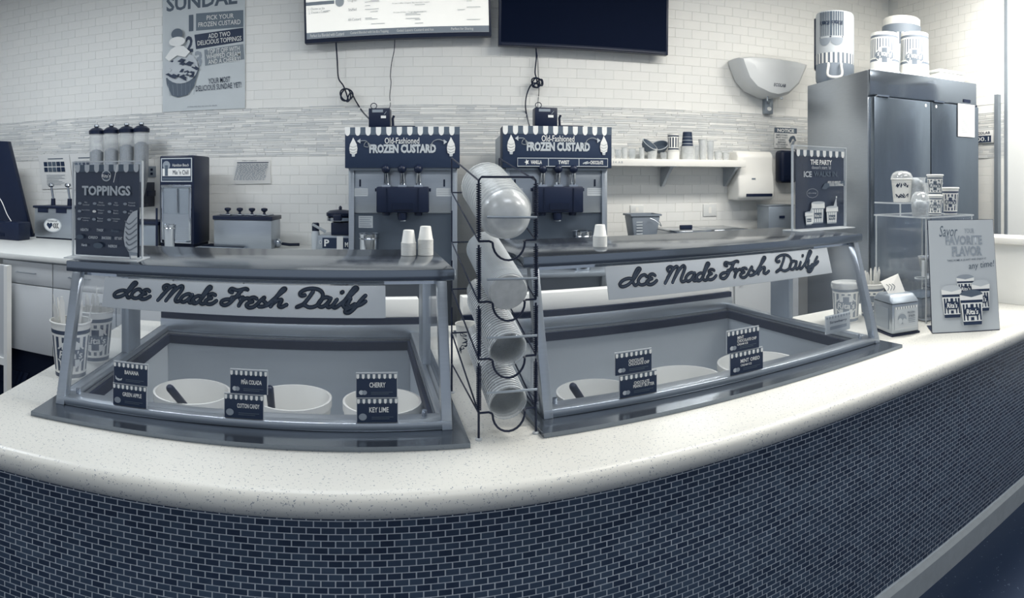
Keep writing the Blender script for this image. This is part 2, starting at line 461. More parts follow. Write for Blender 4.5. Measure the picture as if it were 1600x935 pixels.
for y0, y1, z0, z1 in ((-1.0,2.5,.55,.63),(-1.0,2.5,2.87,2.95),(-1.0,-.92,.55,2.95),(2.42,2.5,.55,2.95),(.71,.79,.55,2.95)):
    wf.box(XR-.01, XR+.08, y0, y1, z0, z1)
wn = struct(wf.build('window_1', white))
MB().box(XR+.03, XR+.036, -.92, 2.42, .63, 2.87).build('pane', glass, wn)
# ceiling lamps (the fixtures that carry the light)
lampm = mat('lamp_diffuser', 'f4f4f0', .5, var=.01, emit=3.0)
for i, (lx, ly, lp, wm) in enumerate(LAMPS):
    t = thing('ceiling_lamp', 'flat rectangular ceiling lamp overhead', 'ceiling lamp', (lx, ly, CEIL-.04), 0, 'ceiling lamps')
    MB().box(-.6,.6,-.32,-.29,0,.04).box(-.6,.6,.29,.32,0,.04).box(-.6,-.57,-.29,.29,0,.04).box(.57,.6,-.29,.29,0,.04).build('lamp_frame', white, t)
    MB().box(-.57,.57,-.29,.29,.015,.03).build('diffuser', lampm, t)
# ------------------------------------------------------------------ serving counter: tiled front, kerb, quartz top
UL, UR, VB = -1.262, 3.10, 1.62
sc = thing('serving_counter', 'long serving counter with navy brick tiles and a cream speckled top', 'counter', CTR.pt(0,0,0), CTR.a)
UT = UR + .45
MB().box(UL+.03, UT, .012, .12, .0, .835).box(UL+.03, UL+.1, .12, VB-.05, 0, .835).build('tile_backing', grout_d, sc)
BW, BH = .0352, .01585
bc = []
nrow = int((.822-.10)/BH)
for r in range(nrow):
    z = .822 - BH*(r+.5); u = UL + .03 + (BW/2 if r % 2 else BW)
    while u < UT - BW/2:
        bc.append((u, z)); u += BW
def bshow(c):
    x, y, r = proj(CTR.pt(c[0], 0, c[1])); return 8 < x < 1592 and y < 930
near = sorted([c for c in bc if bshow(c)], key=lambda c: proj(CTR.pt(c[0],0,c[1]))[2] + .25*(.82-c[1]))[:300]
ns = set(near)
bq = tile_mesh(BW-.0034, BH-.0027, .0012, .0004, ''); bm_ = bq.mesh('brick'); bm_.materials.append(brick_m)
for u, z in near:
    o = bpy.data.objects.new('brick', bm_); COL.objects.link(o); o.parent = sc; o.location = (u, .012, z)
rest = MB()
for c in bc:
    if c not in ns:
        a = rs.uniform(-.0004,.0004); rest.add([(v[0]+c[0], v[1]+.012+a, v[2]+c[1]) for v in bq.v], bq.f)
rest.build('more_bricks', brick_m, sc, kind='stuff')
MB().side([(-.012,0),(.1,0),(.1,.1),(.004,.1),(-.012,.088)], UL, UT).build('kerb', kerb_m, sc)
# the dipping cabinets sit in two cut-outs of the top
C1 = Fr(-1.193, 1.521, 7.95); L1 = 1.266
C2 = Fr(0.2685, 1.741, 11.1); L2 = 1.569
WV0, WV1, WU = .175, 1.15, .075
def hole(fr, L):
    return [CTR.uv(*fr.pt(u, v, 0)[:2]) for u, v in ((WU,WV0),(L-WU,WV0),(L-WU,WV1),(WU,WV1))]
bm = bmesh.new(); ed = []
VR = 1.05
for loop in ([(UL,-.02),(UT,-.02),(UT,VR),(2.0,VR),(2.0,VB),(UL,VB)], hole(C1,L1), hole(C2,L2)):
    vs = [bm.verts.new((u,v,ZC)) for u, v in loop]
    ed += [bm.edges.new((vs[i], vs[(i+1) % len(vs)])) for i in range(len(vs))]
bmesh.ops.triangle_fill(bm, use_beauty=True, use_dissolve=False, edges=ed)
prof = [(-.02 - .032*math.sin(PI*k/12), ZC - .032 + .032*math.cos(PI*k/12)) for k in range(13)]
pv = [[bm.verts.new((u, v, z)) for v, z in prof] for u in (UL, UT)]
for k in range(12): f_ = bm.faces.new((pv[0][k], pv[0][k+1], pv[1][k+1], pv[1][k])); f_.smooth = True
for q in ([(UL,-.02,ZC-.064),(UT,-.02,ZC-.064),(UT,.15,ZC-.064),(UL,.15,ZC-.064)], [(UL,-.02,ZC),(UL,-.02,ZC-.064),(UL,VB,ZC-.064),(UL,VB,ZC)], [(UL,VB,ZC),(UL,VB,ZC-.064),(2.0,VB,ZC-.064),(2.0,VB,ZC)], [(2.0,VR,ZC),(2.0,VR,ZC-.064),(UT,VR,ZC-.064),(UT,VR,ZC)], [(2.0,VR,ZC),(2.0,VR,ZC-.064),(2.0,VB,ZC-.064),(2.0,VB,ZC)]):
    bm.faces.new([bm.verts.new(p) for p in q])
bmesh.ops.recalc_face_normals(bm, faces=bm.faces)
me = bpy.data.meshes.new('counter_top'); bm.to_mesh(me); bm.free(); me.materials.append(counter_m)
o = bpy.data.objects.new('counter_top', me); COL.objects.link(o); o.parent = sc
for p in me.polygons:
    if p.normal.z < -.5 and p.center.z > ZC-.001: p.flip()
# half wall closing the counter on the right, with a ledge
HW = CTR.pt(UR-.02, 0, 0)
hw = struct(MB().box(0,.12,.10,.85,ZC+.001,1.235).build('wall_end', white)); hw.location = HW; hw.rotation_euler = (0,0,CTR.a)
MB().box(-.03,.16,.07,.87,1.235,1.275).build('ledge', cream, hw, bevel=.006)
# ================================================================== dipping cabinets
SLOPE = .30
CAB2DZ = .03
def cabinet(fr, L, label, dz=0.):
    t = thing('dipping_cabinet', label, 'display case', fr.pt(0,0,ZC), fr.a, 'glass fronted dipping cabinets')
    D = 1.27; ft = .014
    fl = MB()
    fl.box(0,L,0,WV0,0,ft).box(0,L,WV1,D,0,ft).box(0,WU,WV0,WV1,0,ft).box(L-WU,L,WV0,WV1,0,ft)
    fl.build('base_flange', steel_h, t)
    MB().box(.035,L-.035,.10,.172,ft,.038).build('front_rail', steel, t, bevel=.004)
    for u in (.035, L-.07):
        MB().box(u,u+.035,.172,WV1+.02,ft,.038).build('side_rail', steel, t, bevel=.004)
    # the insulated well under the opening
    e = .0
    wm = MB(); a0,a1,b0,b1,zb = WU,L-WU,WV0,WV1,-.36
    wm.add([(a0,b0,ft),(a1,b0,ft),(a1,b1,ft),(a0,b1,ft),(a0,b0,zb),(a1,b0,zb),(a1,b1,zb),(a0,b1,zb)],[(0,1,5,4),(1,2,6,5),(2,3,7,6),(3,0,4,7),(4,5,6,7)])
    wo = wm.build('well', mat('well_steel','aab1b8',.45,.2,.06,3,stretch=(1,1,6)), t)
    g = MB(); g.box(a0,a1,b1-.012,b1,-.035,.004).box(a0,a0+.012,b0,b1-.012,-.035,.004).box(a1-.012,a1,b0,b1-.012,-.035,.004)
    g.build('gasket', blackm, t)
    MB().box(.03,L-.03,WV1+.045,D-.01,.1,.185).build('rear_ledge', white, t, bevel=.004)  # white paint stands in for the bright reflection on this chrome ledge
    MB().box(.03,L-.03,WV1+.03,WV1+.05,.072,.1).build('rear_gasket', blackm, t)
    MB().box(.03,L-.03,WV1+.02,D-.02,ft,.072).build('rear_rim', steel, t, bevel=.003)
    ll = bpy.data.lights.new('cabinet_lamp','AREA'); ll.shape = 'RECTANGLE'; ll.size = L-.2; ll.size_y = .03; ll.energy = 3.2; ll.color = (.95,.97,1.0)
    lo = bpy.data.objects.new('cabinet_lamp', ll); COL.objects.link(lo); lo.parent = t; lo.location = (L/2,.31,.402+dz)
    ZT = .455+dz
    def fv(z): return .118 + SLOPE*(z-.03)
    for u in (.035, L-.065):
        z0, z1 = ft, .42+dz
        MB().hexa([(u,fv(z0)-.018,z0),(u+.03,fv(z0)-.018,z0),(u+.03,fv(z0)+.02,z0),(u,fv(z0)+.02,z0)],
                  [(u,fv(z1)-.018,z1),(u+.03,fv(z1)-.018,z1),(u+.03,fv(z1)+.02,z1),(u,fv(z1)+.02,z1)]).build('front_post', steel, t, bevel=.002)
        MB().box(u,u+.03,.66,.80,.038,.42+dz).build('rear_post', steel_d, t, bevel=.002)
    fa = MB().box(.01,L-.01,.22,.80,.42+dz,ZT)
    fa.build('top_shelf', steel_h, t, bevel=.003)
    MB().box(.06,L-.06,.26,.285,.405+dz,.42+dz).build('lamp_strip', chrome, t)
    z0, z1 = .038, .42+dz; p = .006
    MB().hexa([(.066,fv(z0)+.004,z0),(L-.066,fv(z0)+.004,z0),(L-.066,fv(z0)+.004+p,z0),(.066,fv(z0)+.004+p,z0)],
              [(.066,fv(z1)+.004,z1),(L-.066,fv(z1)+.004,z1),(L-.066,fv(z1)+.004+p,z1),(.066,fv(z1)+.004+p,z1)]).build('front_pane', glass, t)
    for u in (.047, L-.053):
        MB().add([(u,fv(z0)+.022,z0),(u,.658,z0),(u,.658,z1),(u,fv(z1)+.022,z1),(u+.006,fv(z0)+.022,z0),(u+.006,.658,z0),(u+.006,.658,z1),(u+.006,fv(z1)+.022,z1)],
                 [(0,1,2,3),(7,6,5,4),(0,4,5,1),(1,5,6,2),(2,6,7,3),(3,7,4,0)]).build('side_pane', glass, t)
    for u in (.09, L-.11):
        MB().tube([(u,.15,.038),(u,.15,.055)],.008,8).build('screw_knob', chrome, t, smooth=True)
    return t
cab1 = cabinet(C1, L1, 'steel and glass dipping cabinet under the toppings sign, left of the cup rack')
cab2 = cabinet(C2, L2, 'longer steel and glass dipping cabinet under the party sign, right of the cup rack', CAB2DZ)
# ---- tubs with scoops
tub_m = mat('white_tub', 'e6e6e2', .4, var=.02)
ice_m = mat('water_ice', 'd3d4d0', .6, var=.12, scale=25, bump=.6)
def tub(fr, px, py_back, R, label, H=.235, fill=.10):
    zr = -.055                                   # rim below the flange
    th = (px-CX)/F; r = F*(E-ZC-zr)/(py_back-CY) - R
    c = Vector((r*math.sin(th), r*math.cos(th), ZC+zr-H))
    t = thing('ice_tub', label, 'tub', c, fr.a, 'round white tubs in the dipping cabinets')
    MB().lathe([(R*.9,0),(R*.97,H-.03),(R,H-.028),(R,H),(R-.008,H),(R-.014,H-.03),(R*.86,.02),(.001,.02)],40,cap1=False).build('tub_body', tub_m, t, smooth=True)
    MB().lathe([(R*.90,0),(R*.8,.012),(R*.5,-.006),(R*.2,.006),(.001,.002)],32,(0,0,fill),cap0=False,cap1=False).build('ice_fill', ice_m, t, smooth=True)
    return t, c
def scoop(label, base, top, r=.013):
    b, q = Vector(base), Vector(top)
    t = thing('scoop', label, 'scoop', b, 0, 'scoops standing in the tubs')
    d = q - b; n_ = d.normalized()
    MB().tube([n_*d.length*k for k in (.45,.5,.75,.95,.985,1.0)], [r*.8,r,r*1.05,r*1.05,r*.8,r*.4], 12).build('handle', black, t, smooth=True)
    MB().tube([n_*d.length*k for k in (0,.45)], .006, 8).build('shaft', chrome, t, smooth=True)
    return t
_, c = tub(C1, 300, 592, .145, 'white round tub behind the banana and green apple cards')
scoop('black handled scoop leaning in the tub beside the banana card', c + Vector((.03,.0,.12)), ground(263,604,.90)+Vector((0,0,0)))
_, c = tub(C1, 458, 601, .14, 'white round tub right of the pina colada card')
scoop('black handled scoop behind the right edge of the cotton candy card', c + Vector((-.06,-.04,.12)), ground(421,604,.90))
tub(C1, 597, 606, .14, 'white round tub behind the cherry and key lime cards')
_, c = tub(C2, 932, 592, .15, 'white round tub nearest the cup rack in the right cabinet')
scoop('short black handled scoop in the tub nearest the cup rack', c + Vector((.0,-.02,.12)), ground(893,601,.90))
tub(C2, 1064, 571, .165, 'white round tub right of the chocolate chip cards')
tub(C2, 1184, 549, .175, 'white round tub behind the two mint cards')
# ---- lettering boards hung on the glass
LET = [
 [(196,178),(168,170),(135,180),(118,200),(130,214),(162,206),(195,180),(225,142),(240,122),(226,119),(206,148),(190,185),(198,214),(214,208)],
 [(270,172),(262,160),(240,164),(220,190),(226,212),(250,215),(276,200)],
 [(318,170),(305,160),(286,166),(284,180),(298,186),(280,191),(264,205),(276,219),(300,217),(324,200)],
 [(398,154),(394,138),(410,128),(424,136),(408,167),(368,223)],
 [(385,195),(425,147),(450,130),(456,146),(440,175),(412,224)],
 [(428,198),(465,150),(490,131),(499,142),(485,172),(465,210),(471,227),(492,220)],
 [(550,190),(535,178),(510,187),(493,210),(501,227),(520,223),(548,194)], [(554,182),(537,215),(544,231),(565,222)],
 [(607,195),(590,188),(570,196),(556,216),(563,233),(582,230),(606,202)], [(604,204),(635,157),(651,138),(641,132),(625,155),(601,205),(599,229),(613,236),(630,226)],
 [(676,182),(662,174),(645,180),(643,194),(657,200),(641,205),(626,219),(636,235),(660,234),(684,215)],
 [(764,164),(750,156),(760,141),(790,151),(830,141),(843,146)], [(812,152),(785,187),(755,226),(730,241),(711,233),(713,216),(735,206),(760,207)], [(762,194),(785,191),(802,184)],
 [(806,203),(822,192),(813,216),(801,243)], [(808,226),(826,204),(846,197),(854,206)],
 [(892,200),(878,192),(859,198),(857,211),(872,217),(856,223),(841,236),(851,251),(875,250),(897,231)],
 [(897,231),(916,206),(931,192),(926,210),(941,226),(931,244),(905,246)],
 [(945,240),(985,196),(1030,152),(1036,140),(1022,143),(995,186),(965,246)], [(972,231),(1000,209),(1020,206),(1015,222),(1006,240),(1020,248),(1046,234)],
 [(1178,158),(1150,205),(1125,236),(1098,248)], [(1098,248),(1130,235),(1160,250),(1195,241),(1222,206),(1226,170),(1205,146),(1165,140),(1130,150),(1112,168),(1120,182),(1137,178)],
 [(1264,200),(1245,192),(1222,203),(1206,229),(1214,247),(1235,243),(1262,212)], [(1268,198),(1250,236),(1257,251),(1277,240)],
 [(1299,206),(1279,241),(1287,254),(1305,244)], [(1322,166),(1327,162)],
 [(1305,244),(1350,201),(1393,154),(1399,141),(1386,139),(1355,186),(1331,231),(1337,253),(1357,244)],
 [(1367,201),(1352,236),(1361,251),(1388,234)], [(1442,186),(1415,217),(1385,260),(1360,283),(1341,281),(1345,266),(1375,251),(1415,239),(1442,220)]]
board_m = mat('brushed_vinyl_board', 'bac0c6', .55, 0, .04, 5)
def lettering_board(fr, px0, px1, label, z1=.41, z0=.318):
    u0 = fr.at(px0, 450, .22)[0]; u1 = fr.at(px1, 450, .22)[0]
    ang = math.atan(SLOPE); L_ = (z1-z0)/math.cos(ang)
    t = thing('lettering_board', label, 'sign', fr.pt(u0, .118+SLOPE*(z0-.03)-.022, ZC+z0), fr.a, 'script lettering boards on the cabinets')
    t.rotation_euler = (-ang, 0, fr.a)
    W = u1-u0
    MB().box(0,W,0,.004,0,L_).build('board_panel', board_m, t, bevel=.0015)
    SX = W/1490.; 
    def tr(p): return ((p[0]-52)*SX, L_ - ((p[1]-(p[0]-115)*.0265)-92)*L_/190.)
    for wd, m_, nm, y in ((.0160,pwhite,'white_outline',-.0006),(.0122,navy,'navy_outline',-.0012),(.0066,mat('script_fill','4c5a6e',.5,0,.05),'script_letters',-.0018)):
        q = MB()
        for st in LET: ribbon(q, [tr(p) for p in spline(st, 6)], wd, y)
        me = q.mesh(nm); me.materials.append(m_); o = bpy.data.objects.new(nm, me); COL.objects.link(o); o.parent = t
    return t
lettering_board(C1, 166, 602, 'pale board with dark script lettering on the cabinet left of the cup rack')
lettering_board(C2, 945, 1292, 'pale board with dark script lettering on the cabinet right of the cup rack', .44, .335)
# ---- flavour cards on the front rails
def card(fr, px0, px1, z0, h, lines, label, v=.108, tilt=0., pale=False, fruit=None, group='flavour cards on the cabinet rails'):
    u0 = fr.at(px0,600,v)[0]; u1 = fr.at(px1,600,v)[0]; W = u1-u0
    t = thing('flavor_card', label, 'card', fr.pt(u0, v, ZC+z0), fr.a, group)
    MB().box(0,W,0,.003,0,h).build('card_panel', lgrey if pale else navy, t)
    MB().box(-.002,W+.002,.0032,.006,-.0005,h+.004).build('holder', acrylic_e, t)
    P = Print(t, 0, h, W, h, 0, .0003)
    if pale: P.awning(17,.0,1.,.0,.16,grey,lgrey)
    else: P.awning(15,.0,1.,.0,.2,pwhite,navy2)
    n = len(lines)
    for i, (s, cx, cy, w_, h_) in enumerate(lines): P.text(s, cx, cy, w_, h_, navy if pale else pwhite, .02)
    if not pale:
        for k in range(2): P.rect(.36,.76+.07*k,.9-.1*k,.79+.07*k,navy2)
        if fruit == 'round': P.disc(.14,.76,.1,.15,grey)
        elif fruit == 'moon': P.poly([(.05,.62),(.1,.74),(.2,.78),(.26,.72),(.24,.84),(.14,.88),(.06,.8)],lgrey)
        else: P.disc(.12,.78,.06,.1,lgrey).disc(.2,.78,.06,.1,grey)
    else: P.rect(.15,.6,.85,.78,grey)
    P.done()
    return t
H1 = .062; R0 = .0385
def pair(fr, a, b, up, lo, fu, fl_, lu, ll, h=H1):
    card(fr, lo[0], lo[1], R0, h, b, ll, fruit=fl_)
    card(fr, up[0], up[1], R0+h+.0045, h, a, lu, fruit=fu)
pair(C1, [('BANANA',.54,.42,.42,.2)], [('GREEN APPLE',.58,.44,.58,.2)], (178,230),(177,228),'moon','round','navy flavour card reading BANANA, on top of the GREEN APPLE card','navy flavour card reading GREEN APPLE, below the BANANA card')
pair(C1, [('PIÑA COLADA',.58,.46,.56,.24)], [('COTTON CANDY',.62,.46,.58,.2)], (360,417),(351,411),None,'round','navy flavour card reading PIÑA COLADA, above the COTTON CANDY card','navy flavour card reading COTTON CANDY, below the PIÑA COLADA card',.066)
pair(C1, [('CHERRY',.52,.46,.4,.22)], [('KEY LIME',.54,.46,.48,.22)], (557,620),(558,621),None,'round','navy flavour card reading CHERRY, on top of the KEY LIME card','navy flavour card reading KEY LIME, below the CHERRY card',.066)
pair(C2, [('CHOCOLATE',.56,.4,.42,.15),('CHOCOLATE CHIP',.64,.56,.58,.15)], [('CHOCOLATE',.58,.4,.42,.15),('PEANUT BUTTER',.64,.56,.58,.15)], (962,1018),(969,1026),None,None,'navy flavour card reading CHOCOLATE CHOCOLATE CHIP','navy flavour card reading CHOCOLATE PEANUT BUTTER',.068)
pair(C2, [('MINT',.4,.34,.2,.14),('CHOCOLATE CHIP',.6,.5,.62,.14),('CREAM ICE',.46,.66,.34,.1)], [('MINT',.42,.42,.26,.18),('OREO',.74,.42,.3,.18),('CREAM ICE',.46,.62,.34,.1)], (1137,1186),(1142,1192),None,None,'navy flavour card reading MINT CHOCOLATE CHIP CREAM ICE','navy flavour card reading MINT, below the mint chocolate chip card',.075)
card(C2, 1291, 1328, .0385, .078, [('Strawberry',.5,.38,.72,.2)], 'pale flavour card reading Strawberry, near the napkin dispenser', v=.30, pale=True)
# ================================================================== the wire rack of nested cups and lids
RK = Fr(*ground(748,688,ZC)[:2], 10.5)
RW = .168
rk = thing('cup_rack', 'tall black wire rack between the two cabinets holding cups and lids', 'rack', RK.pt(0,0,ZC), RK.a)
wr_ = .0034
levels = [.075, .225, .385, .555]            # bottom bar of each tier
tops = [.215, .375, .545, .725]
BD = .40; RISE = .13
for k, (zb, zt) in enumerate(zip(levels, tops)):
    for side_ in (0, RW):
        MB().tube([(side_,0,zb),(side_,0,zt)], wr_*.9, 8).build('upright', black, rk, smooth=True)
        coil = [(side_+.0062*math.cos(a), .0062*math.sin(a), zb+.008+(zt-zb-.016)*a/(2*PI*24)) for a in [2*PI*i/9 for i in range(24*9+1)]]
        MB().tube(coil, .0017, 5).build('spring_coil', black, rk, smooth=True)
        MB().tube([(side_,0,zb),(side_,BD,zb+RISE)], wr_*.8, 6).build('side_wire', black, rk, smooth=True)
        MB().tube([(side_,BD,zb+RISE),(side_,BD,zt+RISE*.6)], wr_*.8, 6).build('rear_upright', black, rk, smooth=True)
    # front lip: two short bars and the U-shaped cradle that stops the stack
    cx, hw_ = RW/2, .047
    lip = [(0,0,zb),(cx-hw_-.008,0,zb),(cx-hw_,-.004,zb-.003)] + [(cx-hw_*math.cos(a),-.012,zb-.004-.05*math.sin(a)) for a in [PI*i/12 for i in range(13)]] + [(cx+hw_,-.004,zb-.003),(cx+hw_+.008,0,zb),(RW,0,zb)]
    MB().tube(lip, wr_*.95, 8).build('front_cradle', black, rk, smooth=True)
    MB().tube([(0,BD,zb+RISE),(RW,BD,zb+RISE)], wr_*.8, 6).build('rear_bar', black, rk, smooth=True)
    MB().tube([(.012,-.045,zb+.070),(RW-.012,-.045,zb+.067)], .0035, 8).build('retaining_bar', steel_d, rk, smooth=True)
MB().tube([(0,0,tops[3]),(.008,0,tops[3]+.01),(RW-.008,0,tops[3]+.01),(RW,0,tops[3])], wr_, 8).build('top_bar', black, rk, smooth=True)
for s_ in (0, RW):
    MB().tube([(s_,0,tops[3]),(s_,BD,tops[3]+RISE*.6)], wr_*.8, 6).build('top_side_wire', black, rk, smooth=True)
    MB().tube([(s_,0,levels[0]),(s_,0,.002)], wr_, 8).build('front_leg', black, rk, smooth=True)
    MB().tube([(s_,BD,levels[0]+RISE),(s_,BD,.002)], wr_, 8).build('rear_leg', black, rk, smooth=True)
    MB().tube([(s_,0.0,levels[0]+.0),(s_,BD,.10)], wr_*.8, 6).build('brace', black, rk, smooth=True)
    MB().lathe([(.010,0),(.010,.004),(.004,.006)],12,(s_,0,0)).build('foot_pad', acrylic_e, rk, smooth=True)
    MB().lathe([(.010,0),(.010,.004),(.004,.006)],12,(s_,BD,0)).build('foot_pad', acrylic_e, rk, smooth=True)
SA = math.atan2(RISE, BD)
def nested(proto, fr_rack, zc, n, pitch, label, group, y0=-.005, du=0):
    """lay a nested stack along the inclined cradle; the first is the prototype itself"""
    for i in range(n):
        s = i*pitch; p = RK.pt(RW/2+du, y0 + s*math.cos(SA), ZC + zc + s*math.sin(SA))
        rot = Matrix.Rotation(RK.a,4,'Z') @ Matrix.Rotation(-(PI/2-SA),4,'X')
        e = rot.to_euler()
        if i == 0:
            proto.location = p; proto.rotation_euler = e; tag(proto, 'frontmost ' + label, proto['category'], group)
        else:
            dup(proto, p, label=label, group=group, rot=e)
def open_cup(name, R, r, H, m, rim=.003):
    return MB().lathe([(r,0),(R-.002,H-.004),(R,H-.004),(R+rim,H-.002),(R+rim,H),(R,H),(r-.0015,.002),(.001,.002)],30,cap1=False).build(name, m, smooth=True)
# tier order from below: two stacks of clear lids/cups, a stack of white lids, clear dome lids on top
# each cup lies with its mouth towards the customer, so the prototype's z axis points back along the cradle
def mouth_front(R, depth, m, name, closed=None):
    q = MB().lathe([(R,0),(R+.003,.002),(R+.003,.006),(R,.008),(R*.86,depth),(R*.86-.001,depth),(R-.002,.006),(R-.002,0)],32,cap0=False,cap1=False)
    o_ = None
    if closed == 'front': q.lathe([(R,0.0),(R*.98,-.003),(.001,-.004)],32,cap0=False,cap1=False)
    if closed == 'back': q.lathe([(R*.86,depth),(.001,depth)],32,cap0=False,cap1=False)
    o_ = q.build(name, m, smooth=True)
    MB().lathe([(R+.0032,.0015),(R+.0042,.003),(R+.0042,.005),(R+.0032,.0065)],32,cap0=False,cap1=False).build('rim_bead', acrylic_e if m is plast else lgrey, o_, smooth=True)
    return o_
for zc, lb, lab, R in ((levels[0]+.022,0,'bottom',.052),(levels[1]+.022,0,'second',.052)):
    cp = mouth_front(R, .07, plast, 'clear_cup', 'back'); cp['category'] = 'cup'
    nested(cp, RK, zc, 26, .0118, 'clear ribbed plastic cup nested in the %s tier of the wire rack' % ('lowest' if lab == 'bottom' else 'second lowest'), 'clear cups nested in the %s rack tier' % lab)
ld = mouth_front(.054, .02, frost, 'frosted_lid', 'front'); ld['category'] = 'cup'  # flat white lids with the closed face outwards, not cups
nested(ld, RK, levels[2]+.026, 36, .0085, 'frosted white lid nested in the third rack tier, below the clear dome lids', 'frosted lids nested in the third rack tier')
# big clear dome lids, bowl-shaped but lids all the same
dm = MB().lathe([(.075,0),(.079,.002),(.079,.008),(.074,.010),(.071,.03),(.06,.055),(.04,.072),(.015,.078),(.001,.078)],36,cap0=False,cap1=False)
dmo = dm.map(lambda x,y,z: (x,y,.0-z+.078)).build('clear_dome_lid', frost, smooth=True); dmo['category'] = 'bowl'
nested(dmo, RK, levels[3]+.055, 12, .022, 'large clear plastic dome lid nested in the top tier of the wire rack', 'clear dome lids nested in the top rack tier', y0=-.04)
# ================================================================== printed cups
def clip_x(poly, a, b):
    def half(P, k, s):
        out = []
        for i in range(len(P)):
            p, q = P[i], P[(i+1) % len(P)]; ip = s*(p[0]-k) >= 0; iq = s*(q[0]-k) >= 0
            if ip: out.append(p)
            if ip != iq:
                t = (k-p[0])/(q[0]-p[0]); out.append((k, p[1]+(q[1]-p[1])*t))
        return out
    P = half(poly, a, 1)
    return half(P, b, -1) if P else P
def emblem(parent, r_of_z, zc, s, word, flip=False, lift=.0012, dark=None):
    """octagon medallion with the cup's word, wrapped on the wall"""
    dark = dark or mat('cup_print_dark', '36435a', .5, 0, .04, 8)
    fn = bend(r_of_z)
    def wrap(poly, y, m, nm):
        q = MB(); n = 10; x0 = min(p[0] for p in poly); x1 = max(p[0] for p in poly)
        for i in range(n):
            P = clip_x(poly, x0+(x1-x0)*i/n, x0+(x1-x0)*(i+1)/n)
            if len(P) > 2: q.add([(x, y, zc+z) for x, z in P], [tuple(range(len(P)))])
        q.map(fn); me = q.mesh(nm); me.materials.append(m); o = bpy.data.objects.new(nm, me); COL.objects.link(o); o.parent = parent
    octo = lambda k: [(k*math.cos(PI/8+PI/4*i)*1.05, k*math.sin(PI/8+PI/4*i)) for i in range(8)]
    wrap(octo(s), -lift, pwhite, 'emblem_ground')
    wrap(octo(s*.86), -lift*1.6, dark, 'emblem_field')
    for k in (-.45, .45): wrap([(s*(k-.17),-s*.8),(s*(k+.17),-s*.8),(s*(k+.17),s*.8),(s*(k-.17),s*.8)], -lift*2.0, pwhite, 'emblem_bar')
    wrap([(-s*.95,-s*.34),(s*.95,-s*.34),(s*1.02,0),(s*.95,s*.34),(-s*.95,s*.34),(-s*1.02,0)], -lift*2.6, dark, 'emblem_band')
    vs, fs, ar = text_geo(word, .02, .12)
    q = MB(); g = -1 if flip else 1
    q.add([(g*(a-.5)*s*1.6, -lift*3.4, zc + g*(b-.5)*s*.56) for a, b in vs], fs).map(fn)
    me = q.mesh('emblem_word'); me.materials.append(pwhite); o = bpy.data.objects.new('emblem_word', me); COL.objects.link(o); o.parent = parent
def striped_cup(label, loc, R, r, H, n=18, group=None, word="Rita's", flip=False, emb=.47, zb=None, name='paper_cup', cat='cup', lid=None, rim=True, dark='3f4b60', inner=True, rz=None, open_top=True):
    th = math.atan2(loc[0], loc[1])
    t = thing(name, label, cat, loc, -th if rz is None else rz, group)
    z0, z1 = zb or (H*.03, H*.88)
    key = 'stripes_%d_%d_%d_%s' % (n, z0*1e4, z1*1e4, dark)
    m = MATS.get(key) or stripe_mat(key, n, z0, z1, dark, band=.085, phase=.25)
    rz_ = lambda z: r + (R-r)*z/H
    q = MB().lathe([(r*.98,.004),(r,0),(R,H),(R-.0015,H),(r-.0015,.006),(.001,.006)] if open_top else [(r,0),(R,H),(R*.97,H),(.001,H)],44,cap0=not open_top,cap1=False)
    q.build('cup_wall', m, t, smooth=True)
    if rim:
        MB().lathe([(R-.0015,H-.004),(R+.0035,H-.003),(R+.004,H+.001),(R+.001,H+.004),(R-.0015,H+.002)],44,cap0=False,cap1=False).build('rolled_rim', wcup, t, smooth=True)
    if lid: MB().lathe([(R+.005,H-.022),(R+.005,H),(R+.002,H+.006),(R-.006,H+.006),(R-.009,H-.002),(.001,H-.002)],44,cap0=False,cap1=False).build('lid', frost, t, smooth=True)
    if emb: emblem(t, rz_, H*.46, R*emb*1.5, word, flip, dark=mat('cup_print_'+dark, dark, .5, 0, .04, 8))
    return t
spoon_m = mat('pale_plastic_spoon', 'e7e6e1', .35, var=.03)
def spoons(loc, R, H, n, label, group, seed, L=.19):
    rr = random.Random(seed); proto_ = None
    for i in range(n):
        a = 2*PI*i/n + rr.uniform(-.2,.2); d = R*rr.uniform(.35,.78)
        tilt = rr.uniform(.05,.24); p = Vector(loc) + Vector((d*.62*math.cos(a), d*.62*math.sin(a), .012))
        rot = (Matrix.Rotation(a,4,'Z') @ Matrix.Rotation(tilt,4,'Y') @ Matrix.Rotation(rr.uniform(0,6),4,'Z')).to_euler()
        if proto_ is None:
            k = L*rr.uniform(.95,1.05)
            proto_ = MB().hexa([(-.003,-.0015,0),(.003,-.0015,0),(.003,.0015,0),(-.003,.0015,0)],[(-.009,-.0015,k*.92),(.009,-.0015,k*.92),(.009,.0015,k*.92),(-.009,.0015,k*.92)]).hexa([(-.009,-.0015,k*.92),(.009,-.0015,k*.92),(.009,.0015,k*.92),(-.009,.0015,k*.92)],[(-.004,-.0012,k),(.004,-.0012,k),(.004,.0012,k),(-.004,.0012,k)]).build('plastic_spoon', spoon_m)
            tag(proto_, label, 'spoon', group, p); proto_.rotation_euler = rot
        else:
            o = proto_.copy(); COL.objects.link(o); o.location = p; o.rotation_euler = rot; o.scale = (1,1,rr.uniform(.93,1.08))
p1 = C1.pt(-.072,.42,ZC); p2 = C1.pt(-.078,.655,ZC)
striped_cup('striped paper cup of spoons at the front left of the cabinet', p1, .076, .056, .205, 16, 'striped cups of spoons beside the left cabinet')
striped_cup('striped paper cup of spoons behind the nearer spoon cup, seen through glass', p2, .074, .055, .20, 16, 'striped cups of spoons beside the left cabinet')
